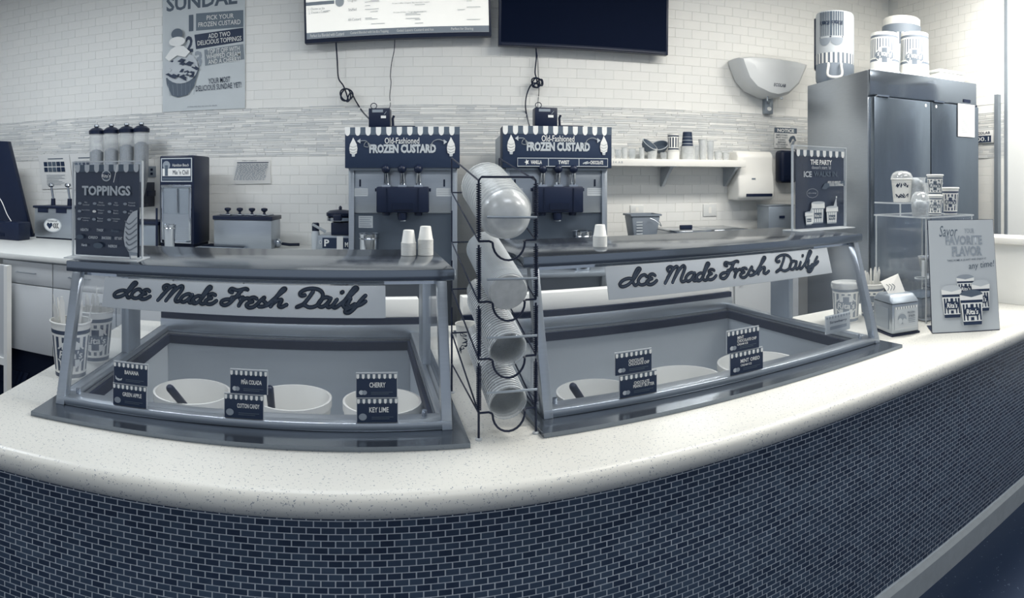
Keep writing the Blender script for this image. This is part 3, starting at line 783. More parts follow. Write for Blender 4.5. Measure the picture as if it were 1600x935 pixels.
spoons(p1, .06, .2, 13, 'pale plastic spoon standing in the nearer cup left of the cabinet', 'spoons in the nearer left cup', 4, .285)
spoons(p2, .06, .2, 9, 'pale plastic spoon standing in the cup behind, left of the cabinet', 'spoons in the farther left cup', 9, .275)
# ================================================================== left back counter and cupboards
ZB = 1.10; YF = 3.40
worktop_m = mat('pale_laminate', 'd9dad7', .35, var=.03)
lam = mat('grey_white_laminate', 'c6c9cb', .45, var=.03, scale=4)
wt = MB().box(-4.5,-.70,YF-.02,WY-.012,ZB-.04,ZB).build('worktop', worktop_m, bevel=.006)
tag(wt, 'pale laminate worktop along the back wall under the left-hand machines', 'worktop')
x = -2.925; i = 0
nm = ['next to the white framed panel','second from the white framed panel','third from the white framed panel','fourth from the white framed panel','nearest the custard machine']
while x < -.80:
    w_ = .444
    t = thing('base_cabinet', 'pale laminate base cabinet under the worktop, %s' % nm[min(i,4)], 'cabinet', (x, YF, .0), 0, 'base cabinets under the left worktop')
    MB().box(.001,w_-.001,.02,.9,.425,ZB-.041).build('carcass', lam, t)
    d_ = MB().box(.004,w_-.004,0,.019,ZB-.205,ZB-.05).build('drawer', lam, t, bevel=.002)
    MB().tube([(w_*.32,0,ZB-.125),(w_*.32,-.022,ZB-.125),(w_*.68,-.022,ZB-.125),(w_*.68,0,ZB-.125)],.0045,6).build('handle', steel, d_, smooth=True)
    d_ = MB().box(.004,w_-.004,0,.019,.43,ZB-.212).build('door', lam, t, bevel=.002)
    hx = w_*.86 if i % 2 else w_*.14
    MB().tube([(hx,0,ZB-.27),(hx,-.022,ZB-.27),(hx,-.022,ZB-.40),(hx,0,ZB-.40)],.0045,6).build('handle', steel, d_, smooth=True)
    x += w_; i += 1
pl = thing('vented_plinth', 'low black vented base running beneath the left cupboards', 'plinth', (-4.45, YF, 0), 0)
MB().box(0,3.7,.06,.8,0,.424).build('plinth_box', blackm, pl)
sm = MB().hexa([(0,-.001,0),(.05,-.001,0),(.05,.008,0),(0,.008,0)],[(.05,-.001,.1),(.1,-.001,.1),(.1,.008,.1),(.05,.008,.1)]).mesh('slat'); sm.materials.append(black)
for k in range(26):
    o = bpy.data.objects.new('slat', sm); COL.objects.link(o); o.parent = pl; o.location = (.75+k*.035,.05,.16)
mtm = thing('floor_mat', 'black rubber floor mat behind the counter at the left edge', 'mat', (-3.4,2.7,0), 0)
MB().box(-.9,1.2,-.7,.75,0,.014).build('mat_sheet', blackm, mtm, bevel=.004)
rb = MB().box(-.8,1.1,-.012,.012,.014,.02).mesh('ridge'); rb.materials.append(black)
for k in range(14):
    o = bpy.data.objects.new('ridge', rb); COL.objects.link(o); o.parent = mtm; o.location = (0,-.6+k*.1,0)
u0,u1,z0,z1 = WALL.rect(-90,13,430,548,-1.57)
wd = thing('white_door_panel', 'white framed panel standing at the far left edge of the picture', 'panel', (u0,WY-1.57,0), 0)
MB().box(0,u1-u0-.03,.0,.03,z0,1.02).build('panel_sheet', lam, wd)
MB().box(u1-u0-.03,u1-u0,-.015,.035,0,1.02).box(0,u1-u0-.03,-.015,.035,z0-.05,z0).box(0,.03,-.015,.035,0,z0-.05).build('panel_frame', white, wd)
# ================================================================== machines and things on the left worktop
def on_wall(name, label, cat, px0, px1, yt, yb, v, group=None):
    u0,u1,z0,z1 = WALL.rect(px0,px1,yt,yb,v)
    return thing(name, label, cat, (u0,WY+v,z0), 0, group), u1-u0, z1-z0
# leaning dark display and black box at the far left
def prism_px(pts, Y, d, q=None):
    q = q or MB(); v = Y-WY
    P = [WALL.at(px,py,v) for px,py in pts]
    return q.front([(u,z) for u,z in P], Y, Y+d)
zb_ = ZB + .001
dsp = thing('display_screen', 'tall dark display screen standing at the far left of the worktop', 'screen', (-3.9,4.5,ZB), 0)
P = [WALL.at(px,py,-.4) for px,py in ((-40,383),(49,383),(12,221),(-40,219))]
MB().front([(P[0][0]+3.9,.001),(P[1][0]+3.9,.001),(P[2][0]+3.9,P[2][1]-ZB),(P[3][0]+3.9,P[3][1]-ZB)],0,.05).build('casing', black, dsp, bevel=.004)
MB().box(P[0][0]+3.95,P[1][0]+3.83,.05,.16,.0,.02).build('stand_foot', black, dsp)
bx = thing('black_box', 'small black box on the worktop in front of the dark display', 'box', (-3.52,4.14,ZB), 0)
MB().box(-.16,.14,0,.16,.0,.155).build('box_body', black, bx, bevel=.008)
MB().box(-.13,-.02,-.004,0,.03,.06).build('front_plate', blackm, bx)
c_ = [WALL.at(a,b,-.62) for a,b in ((-12,296),(2,314),(12,337),(24,354),(33,361))]
cb = MB().tube(spline([(u,WY-.62,z) for u,z in c_]),.004,6).build('white_cable', white, smooth=True); tag(cb,'thin white cable hanging over the dark display','cable')
# pump warmer
t, W_, H_ = on_wall('pump_warmer', 'steel topping warmer with two pumps and an oval badge', 'food warmer', 54, 112, 324, 378, -.45)
t.location.z = ZB; H_ = WALL.at(83,322,-.45)[1]-ZB
MB().box(0,W_,0,.26,.012,H_-.02).build('body', steel, t, bevel=.006)
MB().box(-.012,W_+.012,-.012,.27,H_-.02,H_).build('lid', black, t, bevel=.004)
MB().box(.01,W_-.01,.01,.25,0,.012).build('foot_base', blackm, t)
for x_ in (.04,.24): MB().box(x_,x_+.11,-.006,.0,H_-.06,H_-.02).build('lid_latch', black, t)
for k,px in enumerate((.12,.30)):
    MB().lathe([(.022,H_),(.02,H_+.06),(.012,H_+.065)],14,(px,.12,0)).build('pump_collar', black, t, smooth=True)
    MB().tube([(px,.12,H_+.06),(px-.02,.12,H_+.17)],.011,8).build('pump_rod', chrome, t, smooth=True)
    MB().lathe([(.018,0),(.03,.01),(.026,.03),(.01,.035)],14,(px-.022,.12,H_+.165)).build('pump_knob', chrome, t, smooth=True)
pr = Print(t,.0,H_,W_,H_,-.001)
pr.disc(.50,.58,.24,.21,lgrey).disc(.50,.58,.21,.18,pwhite)
pr.poly([(.42,.7),(.34,.58),(.36,.51),(.40,.51),(.42,.545),(.44,.51),(.48,.51),(.5,.58)],navy)
for k in range(3): pr.line(spline([(.55+.05*k,.52),(.52+.05*k,.6),(.56+.05*k,.66)]),.008,navy)
pr.text('COOKIE CUP',.5,.455,.26,.045,navy).done()
# two notices on the wall behind it
def sheet(label, corners, lines_, seed, v=-.012, table=False, group='paper notices taped to the back wall'):
    P = [WALL.at(px,py,v) for px,py in corners]
    o = P[0]; t = thing('paper_notice', label, 'notice', (o[0],WY+v,o[1]), 0, group)
    L = [(p[0]-o[0],p[1]-o[1]) for p in P]
    MB().front([L[0],L[1],L[2],L[3]],0,.002).build('sheet', paper, t)
    w_ = L[1][0]-L[0][0]; h_ = L[3][1]-L[0][1]; sh = (L[3][0]-L[0][0])/h_
    pr = Print(t,0,h_,w_,h_,-.0002)
    rr = random.Random(seed)
    if table:
        pr.rect(.06,.1,.94,.14,navy)
        for k in range(16):
            y = .17+.042*k; pr.rect(.06,y,.94,y+.006,navy2)
            x = .07
            while x < .9:
                l = rr.uniform(.02,.09); pr.rect(x,y+.012,min(.94,x+l),y+.032,grey); x += l+.03
        pr.text('WEEKLY SCHEDULE',.5,.06,.4,.04,navy)
    else:
        pr.rect(.3,.1,.8,.13,navy2)
        for r_ in range(2):
            for c_ in range(5): pr.rect(.15+.14*c_,.2+.16*r_,.27+.14*c_,.33+.16*r_,navy if rr.random()<.6 else navy2)
        for k in range(lines_): pr.rect(.2,.58+.045*k,.2+rr.uniform(.4,.65),.592+.045*k,grey)
    pr.done(lambda x,y,z: (x + sh*z, y, z))
    return t
sheet('pale notice with small pictures taped above the pump warmer', [(66,296),(114,294),(108,242),(60,243)], 7, 1)
sheet('second pale notice half hidden behind the toppings sign', [(115,297),(158,295),(150,240),(109,241)], 7, 2, -.013)
sheet('printed timetable sheet taped between the mixer and the custard machine', [(367,288),(423,287),(422,250),(367,250)], 0, 3, table=True)
# cereal style dispensers
ds = thing('topping_dispenser', 'wall mounted row of four clear candy dispensers with black lids', 'dispenser', (*WALL.pt(WALL.at(185,300,-.22)[0],-.22,0)[:2],1.48), 0)
u_c = ds.location.x
candy_m = mat('crushed_candy', '6f7884', .7, var=.75, scale=90)
ztop = WALL.at(185,203,-.22)[1]-1.48
for k,(px,fy) in enumerate(((151,238),(174,236),(198,230),(221,226))):
    u = WALL.at(px,250,-.22)[0]-u_c; Rr = .062
    zf = WALL.at(px,fy,-.22)[1]-1.48
    b_ = MB().lathe([(.02,-.02),(.03,.02),(Rr*.9,.16),(Rr,.22),(Rr,ztop-.02)],24,(u,0,0),cap1=False).build('canister', plast, ds, smooth=True)
    MB().lathe([(.018,-.015),(.028,.022),(Rr*.88,.16),(Rr*.96,.22),(Rr*.96,zf),(Rr*.5,zf+.02),(.001,zf+.025)],22,(u,0,0),cap1=False).build('candy_fill', candy_m, b_, smooth=True)
    l_ = MB().lathe([(Rr+.006,ztop-.03),(Rr+.008,ztop),(Rr*.7,ztop+.022),(.02,ztop+.028)],24,(u,0,0)).build('lid', black, ds, smooth=True)
    MB().lathe([(.014,0),(.024,.012),(.022,.026),(.008,.03)],14,(u,0,ztop+.026)).build('lid_knob', steel, l_, smooth=True)
MB().box(-.28,.26,.06,.2,.0,.05).box(.225,.25,-.07,.2,-.09,.12).box(-.28,.26,-.05,.06,-.09,-.06).build('bracket', black, ds, bevel=.004)
t, W_, H_ = on_wall('wall_outlet', 'steel wall outlet right of the candy dispensers', 'outlet', 231, 243, 260, 277, -.015)
MB().box(0,W_,0,.013,0,H_).build('cover_plate', steel_d, t, bevel=.002)
for z_ in (.2,.58): MB().box(W_*.35,W_*.65,-.002,0,H_*z_,H_*(z_+.22)).build('socket', black, t)
# steel box with a dark lid, left of the mixer
t, W_, H_ = on_wall('steel_bin', 'steel bin with dark lid between the toppings sign and the mixer', 'bin', 196, 246, 346, 380, -.5)
t.location.z = ZB; H_ = .165
MB().box(0,W_,0,.3,0,H_).build('body', steel_d, t, bevel=.006)
MB().box(-.01,W_+.01,-.01,.31,H_,H_+.025).build('lid', black, t, bevel=.004)
MB().box(W_*.3,W_*.6,-.02,-.01,H_+.005,H_+.02).build('lid_handle', black, t)
# blender mixer with a framed recess
t, W_, H_ = on_wall('blend_mixer', 'tall black blending mixer with steel framed recess and a lettered plate', 'mixer', 249, 303, 242, 385, -.5)
t.location.z = ZB; H_ = WALL.at(275,243,-.5)[1]-ZB
MB().box(0,W_,.0,.33,.02,H_).build('housing', black, t, bevel=.014)
MB().box(.01,W_-.01,.01,.32,0,.02).build('foot_base', blackm, t)
fz0, fz1 = .03, H_*.68; fx0, fx1 = .018, W_-.018
MB().box(fx0,fx1,-.012,0,fz0,fz0+.022).box(fx0,fx1,-.012,0,fz1-.022,fz1).box(fx0,fx0+.022,-.012,0,fz0+.022,fz1-.022).box(fx1-.022,fx1,-.012,0,fz0+.022,fz1-.022).build('recess_frame', chrome, t, bevel=.004)
MB().box(fx0+.022,fx1-.022,-.004,-.001,fz0+.022,fz1-.022).build('recess_back', steel_d, t)
MB().box(fx0+.022,fx1-.022,-.008,-.0045,fz0+.022,fz0+(fz1-fz0)*.5).build('splash_door', steel, t)
MB().tube([(W_*.55,-.012,fz1-.03),(W_*.56,-.012,fz0+(fz1-fz0)*.52)],.006,8).build('spindle', chrome, t, smooth=True)
pr = Print(t, .015, H_-.02, W_-.03, H_*.26, -.001)
pr.rect(0,0,1,1,lgrey).rect(.03,.04,.97,.96,navy).rect(.05,.44,.95,.76,pwhite).disc(.18,.3,.12,.18,grey).rect(.13,.3,.23,.75,navy2).rect(.05,.82,.95,.92,navy2)
pr.text('Hamilton Beach',.64,.3,.52,.12,pwhite,.0).text("Mix 'n Chill",.64,.6,.5,.2,navy,.0).done()
st = MB().tube([(0,0,0),(.0,.0,.30)],.009,8).build('mixing_stick', black, smooth=True)
tag(st, 'thin dark mixing stick standing upright left of the mixer', 'stick', None, (WALL.at(247,350,-.55)[0]-.012,WY-.55,ZB))
def steel_cup(label, px, Y, R, H, z, r=None, group='steel mixing cups'):
    u = WALL.at(px,300,Y-WY)[0]
    t = thing('steel_cup', label, 'cup', (u,Y,z), 0, group)
    r = r or R*.74
    MB().lathe([(r,0),(R*.96,H*.9),(R,H),(R+.004,H+.004),(R-.003,H),(r-.003,.006),(.001,.006)],30,cap1=False).build('cup_wall', chrome, t, smooth=True)
    MB().lathe([(R*.975,H*.86),(R*1.03,H*.88),(R*.985,H*.9)],30,cap0=False,cap1=False).build('rim_bead', chrome, t, smooth=True)
    return t
steel_cup('tall tapered steel mixing cup in front of the mixer', 265, 4.12, .046, .19, ZB)
steel_cup('wide steel cup on the tray of the left custard machine', 577, 3.79, .062, .225, 1.0605, .055)
steel_cup('wide steel cup on the tray of the right custard machine', 910, 3.79, .062, .235, 1.0605, .055)
tr_ = MB().box(-.18,.2,-.12,.12,0,.008).build('wire_tray', steel_d, bevel=.002)
tag(tr_, 'flat slotted tray lying between the mixer and the topping rail', 'tray', None, (WALL.at(352,380,-.35)[0],4.55,ZB), 0)
bars = MB().box(-.16,.18,-.006,.006,0,.004).mesh('slot'); bars.materials.append(blackm)
for k in range(8):
    o = bpy.data.objects.new('slot', bars); COL.objects.link(o); o.parent = tr_; o.location = (0.0,-.09+.026*k,.008)
# topping rail with four knobs
t, W_, H_ = on_wall('topping_rail', 'long steel topping rail with four black knobs under the timetable', 'food warmer', 334, 424, 338, 377, -.42)
t.location.z = ZB; H_ = WALL.at(380,338,-.42)[1]-ZB
MB().box(0,W_,0,.25,0,H_-.03).build('body', steel, t, bevel=.005)
MB().box(-.008,W_+.008,-.008,.258,H_-.03,H_).build('rail_top', black, t, bevel=.004)
for k in range(4):
    px = W_*(.17+.215*k)
    q_ = MB().box(px-.045,px+.045,.04,.21,H_,H_+.012).build('pan_lid', chrome, t, bevel=.005)
    MB().lathe([(.012,.012),(.008,.025),(.026,.042),(.024,.056),(.008,.06)],14,(px,.1,H_)).build('knob', black, q_, smooth=True)
# ladle and scoop lying on the worktop
t = thing('ice_scoop', 'steel ball scoop with a dark handle lying right of the topping rail', 'scoop', (WALL.at(434,382,-.28)[0],4.62,ZB), 0)
MB().ball((0,0,.035),.034).build('bowl', chrome, t, smooth=True)
MB().tube([(.02,.02,.03),(.08,.05,.02),(.15,.08,.02)],.012,10).build('handle', black, t, smooth=True)
MB().box(-.11,-.02,-.04,-.015,.0,.012).build('lever', black, t, bevel=.003)
# waffle iron on a box, spray bottle, spatula
t, W_, H_ = on_wall('waffle_iron_base', 'steel waffle iron base with a dark P plate left of the custard machine', 'appliance', 496, 545, 362, 386, -.45)  # base box that the waffle iron stands on, not a warmer
t.location.z = ZB; H_ = .115
wx, wy, ww = t.location.x, t.location.y, W_
MB().box(0,W_,0,.3,.0,H_).build('body', steel, t, bevel=.006)
pr = Print(t,0,H_,W_,H_,-.001)
pr.rect(.16,.14,1,.8,navy).text('P',.3,.46,.16,.44,pwhite,.03).disc(.1,.42,.04,.12,pwhite).disc(.1,.42,.028,.085,steel_d).text('M',.93,.55,.1,.3,pwhite,.02).done()
MB().box(W_*.62,W_*.82,-.006,-.002,.01,H_-.005).build('paper_tag', paper, t)
t = thing('waffle_iron', 'round black and steel waffle iron left of the custard machine', 'waffle iron', (wx+ww*.62,wy+.15,ZB+H_), 0)
MB().box(-.055,.11,-.09,.12,.0,.09).build('stand', black, t, bevel=.006)
MB().lathe([(.085,.095),(.10,.1),(.10,.125),(.09,.13)],30).build('lower_plate', chrome, t, smooth=True)
MB().lathe([(.10,.132),(.105,.14),(.105,.158),(.08,.175),(.02,.182)],30).build('upper_plate', black, t, smooth=True)
MB().box(-.03,.03,-.14,-.08,.105,.15).build('latch_handle', black, t, bevel=.008)
MB().lathe([(.012,0),(.012,.02),(.004,.03)],10,(.0,-.0,.18)).build('top_knob', black, t, smooth=True)
MB().tube([(-.1,-.06,.02),(-.19,-.1,.075)],[.011,.009],8).build('drip_handle', lgrey, t, smooth=True)
t = thing('spray_bottle', 'small pale bottle with a dark cap beside the waffle iron', 'bottle', (wx-.035,wy+.10,ZB), 0)
MB().lathe([(.03,0),(.031,.12),(.026,.14)],18).build('bottle_body', lgrey, t, smooth=True)
MB().lathe([(.027,.14),(.028,.19),(.022,.2)],18).build('cap', black, t, smooth=True)
# ================================================================== the two soft-serve machines
def machine(px0, px1, pyt, label, hlabel, flavours, Y=3.9, side_dark=False):
    v = Y-WY
    u0,u1,_,zt = WALL.rect(px0,px1,pyt,420,v); W = u1-u0
    t = thing('custard_machine', label, 'custard machine', (u0,Y,0), 0, 'frozen custard machines')
    hz0 = WALL.at((px0+px1)/2, 263, v)[1]; B0 = .035
    MB().box(.02,W-.02,.02,.85,.0,zt-.02).build('cabinet_body', steel_d, t, bevel=.006)
    for x in (.01, W-.045): MB().box(x,x+.035,-.02,.03,.1,hz0+.02).build('corner_post', steel, t, bevel=.003)
    zp = WALL.at((px0+px1)/2, 333, v)[1]
    MB().box(.045,W-.045,-.004,.02,zp,hz0-.012).build('upper_panel', steel, t, bevel=.002)
    MB().box(.045,W-.045,.008,.02,1.06,zp-.006).build('splash_panel', mat('splash_steel','5a6470',.4,.6,.12,4), t)
    MB().box(.02,W-.02,-.22,.0,1.03,1.06).build('drip_tray', steel_d, t, bevel=.004)
    MB().box(.02,W-.02,-.035,.0,hz0-.014,hz0).build('panel_lip', steel_d, t)
    # dispensing block
    b0, b1 = W*.275, W*.735; z0, z1 = zp+.005, hz0-.115
    bl = MB().box(b0,b1,-.085,-.004,z0,z1).build('dispensing_head', black, t, bevel=.008)
    MB().box(b0-.012,b1+.012,-.05,-.02,z1-.03,z1-.01).build('cross_pin', black, bl)
    for q_ in (b0+.06,b1-.066): MB().box(q_,q_+.006,-.09,-.084,z0+.005,z1-.01).build('moulding_rib', blackm, bl)
    MB().box(W*.42,W*.60,-.092,-.084,z0+.02,z0+.06).build('centre_moulding', blackm, bl)
    for k in range(3):
        x = b0 + (b1-b0)*(.18+.31*k)
        n_ = MB().lathe([(.022,-.018),(.026,.0)] if k != 1 else [(.026,-.045),(.03,-.02),(.03,0)],16,(x,-.05,z0)).build('nozzle', black, bl, smooth=True)
        h_ = MB().tube([(x-.009,-.05,z1),(x-.004,-.075,z1+.085)],.007,8).build('draw_handle', chrome, t, smooth=True)
        MB().tube([(x+.012,-.05,z1),(x+.008,-.075,z1+.085)],.007,8).build('handle_link', chrome, h_, smooth=True)
        MB().box(x-.025,x+.028,-.075,-.045,z1,z1+.012).build('handle_pivot', chrome, h_)
        MB().ball((x,-.08,z1+.108),.027).build('ball_knob', black, h_, smooth=True)
    MB().lathe([(.016,-.006),(.022,.0),(.016,.012)],14,(W*.505,-.05,z0-.05)).build('star_cap', steel_d, t, smooth=True)
    for x in (W*.115, W*.87):
        MB().box(x-.005,x+.005,-.007,-.004,hz0-.115,hz0-.07).build('key_slot', black, t)
        pr = Print(t,x-.05,hz0-.125,.10,.05,-.0045)
        pr.rect(0,0,1,1,lgrey)
        for q in range(3): pr.rect(.06,.2+.25*q,.94,.24+.25*q,grey)
        pr.done()
    pr = Print(t,W*.1,zp-.02,.09,.075,.0075); pr.rect(0,0,1,1,lgrey)
    for q in range(5): pr.rect(.06,.12+.17*q,.9-.1*(q % 2),.18+.17*q,grey)
    pr.done()
    # lettered header
    hd = MB().box(-.004,W+.004,-.075,.12,hz0,zt).build('header_box', navy, t, bevel=.002)
    pr = Print(t,-.004,zt,W+.008,zt-hz0,-.0755,.0004)
    pr.awning(22 if not flavours else 22,0,1,0,.21,pwhite,navy2,.55)
    dy = -.04 if flavours else .0
    pr.text('Old-Fashioned',.50,.335+dy,.30,.15,pwhite,.004).text('FROZEN CUSTARD',.505,.53+dy,.58,.22,lgrey,.055)
    for cx, fl in ((.075,1),(.925,-1)):
        y0 = .58+dy
        pr.poly([(cx-.012,y0+.14),(cx+.012,y0+.14),(cx+.02,y0+.02),(cx-.02,y0+.02)],lgrey)
        pr.poly([(cx-.036,y0-.06),(cx-.03,y0+.06),(cx,y0+.09),(cx+.03,y0+.06),(cx+.036,y0-.06),(cx+.03,y0-.16),(cx+.012,y0-.26),(cx-.002,y0-.33),(cx-.012,y0-.26),(cx-.03,y0-.16)],pwhite)
        for q in range(3): pr.line(spline([(cx-.03,y0-.12+.07*q),(cx,y0-.09+.07*q),(cx+.03,y0-.13+.07*q)]),.003,lgrey)
    for s_, pts in ((1,[(.23,.45),(.19,.36),(.17,.46),(.21,.48),(.19,.34),(.12,.34)]),(-1,[(.75,.48),(.77,.36),(.82,.31),(.88,.37)])):
        pr.line(spline([(a,b+dy) for a,b in pts]),.004,lgrey)
        e_ = pts[-1]; pr.poly([(e_[0]-.012*s_,e_[1]+dy),(e_[0]+.018*s_,e_[1]+dy-.06),(e_[0]+.018*s_,e_[1]+dy+.06)][::s_],lgrey)
    if flavours:
        for k,(nm_, a, b) in enumerate((('VANILLA',.13,.41),('TWIST',.41,.69),('CHOCOLATE',.69,.96))):
            pr.rect(a,.76,b,.97,lgrey); pr.rect(a+.004,.778,b-.004,.952,navy)
            pr.text(nm_,(a+b)/2+(.03 if k != 1 else 0),.865,.1 if k != 2 else .12,.09,pwhite,.025)
            if k == 0: pr.poly([(a+.085+.022*(1 if i_ % 2 else .45)*math.cos(PI*i_/5),.865+.075*(1 if i_ % 2 else .45)*math.sin(PI*i_/5)) for i_ in range(10)],pwhite)
            if k == 2: pr.line([(a+.04,.89),(a+.08,.85)],.008,lgrey).line([(a+.06,.9),(a+.1,.87)],.006,lgrey)
    pr.done()
    return t, u0, W, zt
m1, mu1, mw1, mz1 = machine(543, 717, 200, 'steel soft serve machine with plain lettered header, left of the cup rack', '', False)
m2, mu2, mw2, mz2 = machine(785, 950, 199, 'steel soft serve machine whose header lists three flavours, right of the rack', '', True)
# black boxes on top of the machines
def net_box(label, px0, px1, pyt, zbase, Y=4.0):
    u0,u1,_,zt = WALL.rect(px0,px1,pyt,200,Y-WY)
    t = thing('network_box', label, 'electronics box', (u0,Y,zbase), 0, 'black electronics boxes on the machines')
    W, H = u1-u0, zt-zbase
    MB().box(0,W,0,.12,0,H).build('casing', black, t, bevel=.003)
    pr = Print(t,0,H,W,H,-.001); pr.rect(.17,.07,.68,.2,grey).rect(.58,.36,.82,.48,pwhite).line([(.74,.3),(.84,.17)],.003,grey).done()
    MB().box(W*1.02,W*2.2,.0,.08,0,.022).build('flat_adapter', black, t, bevel=.006)
    MB().tube([(W*1.14,.03,.02),(W*1.12,.03,.07),(W*1.18,.03,.09)],.008,8).build('antenna', black, t, smooth=True)
    MB().tube([(W*.2+.02*math.cos(a),.05,H+.02+.018*math.sin(a)) for a in [2*PI*k/14 for k in range(14)]],.003,6,True).build('cable_loop', black, t, smooth=True)
    return t
net_box('black electronics box on the left custard machine', 576, 609, 169, mz1+.001)
net_box('black electronics box on the right custard machine', 836, 871, 168, mz2+.001)
# ================================================================== wall screens, cables and poster
screen_m = mat('lit_menu_screen', 'e9e8e2', .4, var=.04, scale=3, emit=.55)
def tv(label, px0, px1, py, rollpx, lit, v=-.14):
    u0,u1,z0,_ = WALL.rect(px0,px1,0,py,v)
    t = thing('wall_screen', label, 'television', (u0,WY+v,z0), 0, 'television screens above the machines')
    W = u1-u0; H = W*.57
    t.rotation_euler = (0, -rollpx, 0)
    MB().box(0,W,0,.06,0,H).build('casing', black, t, bevel=.004)
    MB().box(W*.3,W*.7,.06,-v-.02,H*.3,H*.7).build('wall_mount', blackm, t)
    if not lit:
        MB().box(.018,W-.018,-.002,0,.028,H-.018).build('dark_screen', mat('dark_screen','0a1429',.6,0,.05,3,spec=.04), t)
        MB().box(W*.02,W*.98,-.004,0,.006,.016).build('bezel_strip', black, t)
        return t, u0, W, z0
    MB().box(.018,W-.018,-.002,0,.032,H-.018).build('menu_screen', screen_m, t)
    pr = Print(t,.018,H-.018,W-.036,H-.05,-.0025)
    # only the foot of the menu shows; rows measured up from the bottom edge
    yb = lambda k: 1 - k
    pr.rect(0,yb(.062),1,1,grey)
    for tx, cx, wd in (('Perfect Ice Blended with Custard',.115,.19),('Custard Blended with Ice & a Topping',.35,.21),('Gelati Layers Custard and Ice',.60,.2),('Perfect for Sharing',.855,.12)):
        pr.text(tx,cx,yb(.03),wd,.034,pwhite,.01)
    pr.rect(0,yb(.37),.16,yb(.335),grey)
    pr.disc(.19,yb(.35),.025,.05,lgrey)
    for tx, cx, k, wd, h in (('1. Choose an Ice',.06,.30,.09,.026),('2. Choose a Custard',.07,.265,.11,.026),('Original',.26,.35,.05,.028),('Stuffed',.26,.265,.045,.028),('All-Custard',.27,.165,.07,.028),('Frozen Coffee  Original  Blended with Custard',.58,.30,.2,.02),('Frozen Drink  Original  or  Cream',.575,.21,.18,.02),('Pretzels',.77,.35,.03,.02),('Bites',.83,.35,.03,.02)):
        pr.text(tx,cx,yb(k),wd,h,grey,.0)
    rr = random.Random(5)
    for k in range(26):
        a = rr.choice([.1,.33,.36,.55,.6,.83,.88]); y = yb(.1+.012*k); pr.rect(a,y,a+rr.uniform(.03,.09),y+.006,lgrey)
    pr.done()
    return t, u0, W, z0
tv('lit white menu screen high on the wall, cut off by the top edge', 476, 768, 63, .022, True)
tv('dark switched off screen high on the wall, right of the menu screen', 779, 1044, 75, -.012, False)
def wire(name, label, pts, r, v=-.05, cat='cable', n=6):
    P = []
    for p in pts:
        u,z = WALL.at(p[0],p[1],v if len(p) < 3 else p[2]); P.append((u,WY+(v if len(p) < 3 else p[2]),z))
    o = MB().tube(spline(P,n),r,6).build(name, black, smooth=True)
    return tag(o, label, cat)
def loops(cx, cy, rx, ry, n, k=14, tilt=.5):
    return [(cx+rx*(1-.08*i/k)*math.cos(2*PI*i/k+1.2)+1.5*math.sin(i*.7), cy+ry*math.sin(2*PI*i/k+1.2)+.3*i/k, -.07-.01*(i % 3)) for i in range(n)]
wire('power_cable','thick black cable with a coiled loop under the menu screen',[(525,66,-.1),(527,95),(529,122),(537,135)]+loops(541,148,9.5,9.5,30)+[(548,145),(556,158),(566,174),(577,186,-.75)],.006)
wire('signal_cable','thin wavy black wire under the middle of the menu screen',[(617,58,-.1),(616,78),(612,98),(610,118),(611,130),(609,150),(610,163),(608,170,-.8)],.003)
wire('power_cable','black cable with a coiled knot under the dark screen',[(837,66,-.1),(838,90),(836,112),(838,122)]+loops(838,129,7.5,7.5,32)+[(846,124),(847,134),(833,130),(824,145),(821,165),(824,185),(828,200,-.7)],.0055)
wire('signal_cable','thin wire hanging straight below the dark screen',[(836,66,-.1),(840,92),(841,118),(842,140),(841,156),(840,168,-.75)],.0028)
# sundae poster
t, W_, H_ = on_wall('sundae_poster', 'tall pale sundae poster with three numbered steps on the back wall', 'poster', 254, 383, -42, 172, -.014)
MB().box(0,W_,0,.003,0,H_).build('poster_sheet', mat('poster_paper','c3c9cc',.6,0,.05,3), t)
pr = Print(t,0,H_,W_,H_,-.0002)
f = lambda y: (y+42)/214.
for a, b in ((0,navy2),): pr.text('SUNDAE',.48,f(0),.86,.11,b,.03)
pr.text('CREATE YOUR',.48,f(-27),.7,.05,navy2,.02)
pr.poly([(.42,f(47)),(.98,f(48)),(.98,f(22)),(.42,f(20))],mat('poster_slate','66737f',.6,0,.04))
pr.poly([(.42,f(76)),(.98,f(70)),(.98,f(49)),(.4,f(53))],navy)
pr.poly([(.53,f(103)),(.99,f(97)),(.98,f(74)),(.52,f(78))],mat('poster_grey','7c868f',.6,0,.04))
for tx,x,y,w_,h_,m_ in (('1',.36,34,.055,.12,navy2),('2',.34,67,.09,.12,navy),('3',.45,92,.09,.12,grey)): pr.text(tx,x,f(y),w_,h_,m_,.03)
for tx,y,w_,x in (('PICK YOUR',29,.32,.71),('FROZEN CUSTARD',39,.5,.7),('ADD TWO',57,.26,.7),('DELICIOUS TOPPINGS',66,.52,.7),('TOP IT OFF WITH',81,.38,.75),('WHIPPED CREAM',89,.4,.75),('AND A CHERRY!',97,.38,.76)):
    pr.text(tx,x,f(y),w_,.034,pwhite,.006,rot=.03 if 50 < y else -.02)
pr.text('YOUR MOST',.70,f(127),.26,.04,navy,.006,rot=.03).text('DELICIOUS SUNDAE YET!',.69,f(137),.54,.04,navy,.006,rot=.03)
pr.text('product may vary. see store for details.',.5,f(166),.36,.012,navy2,.0)
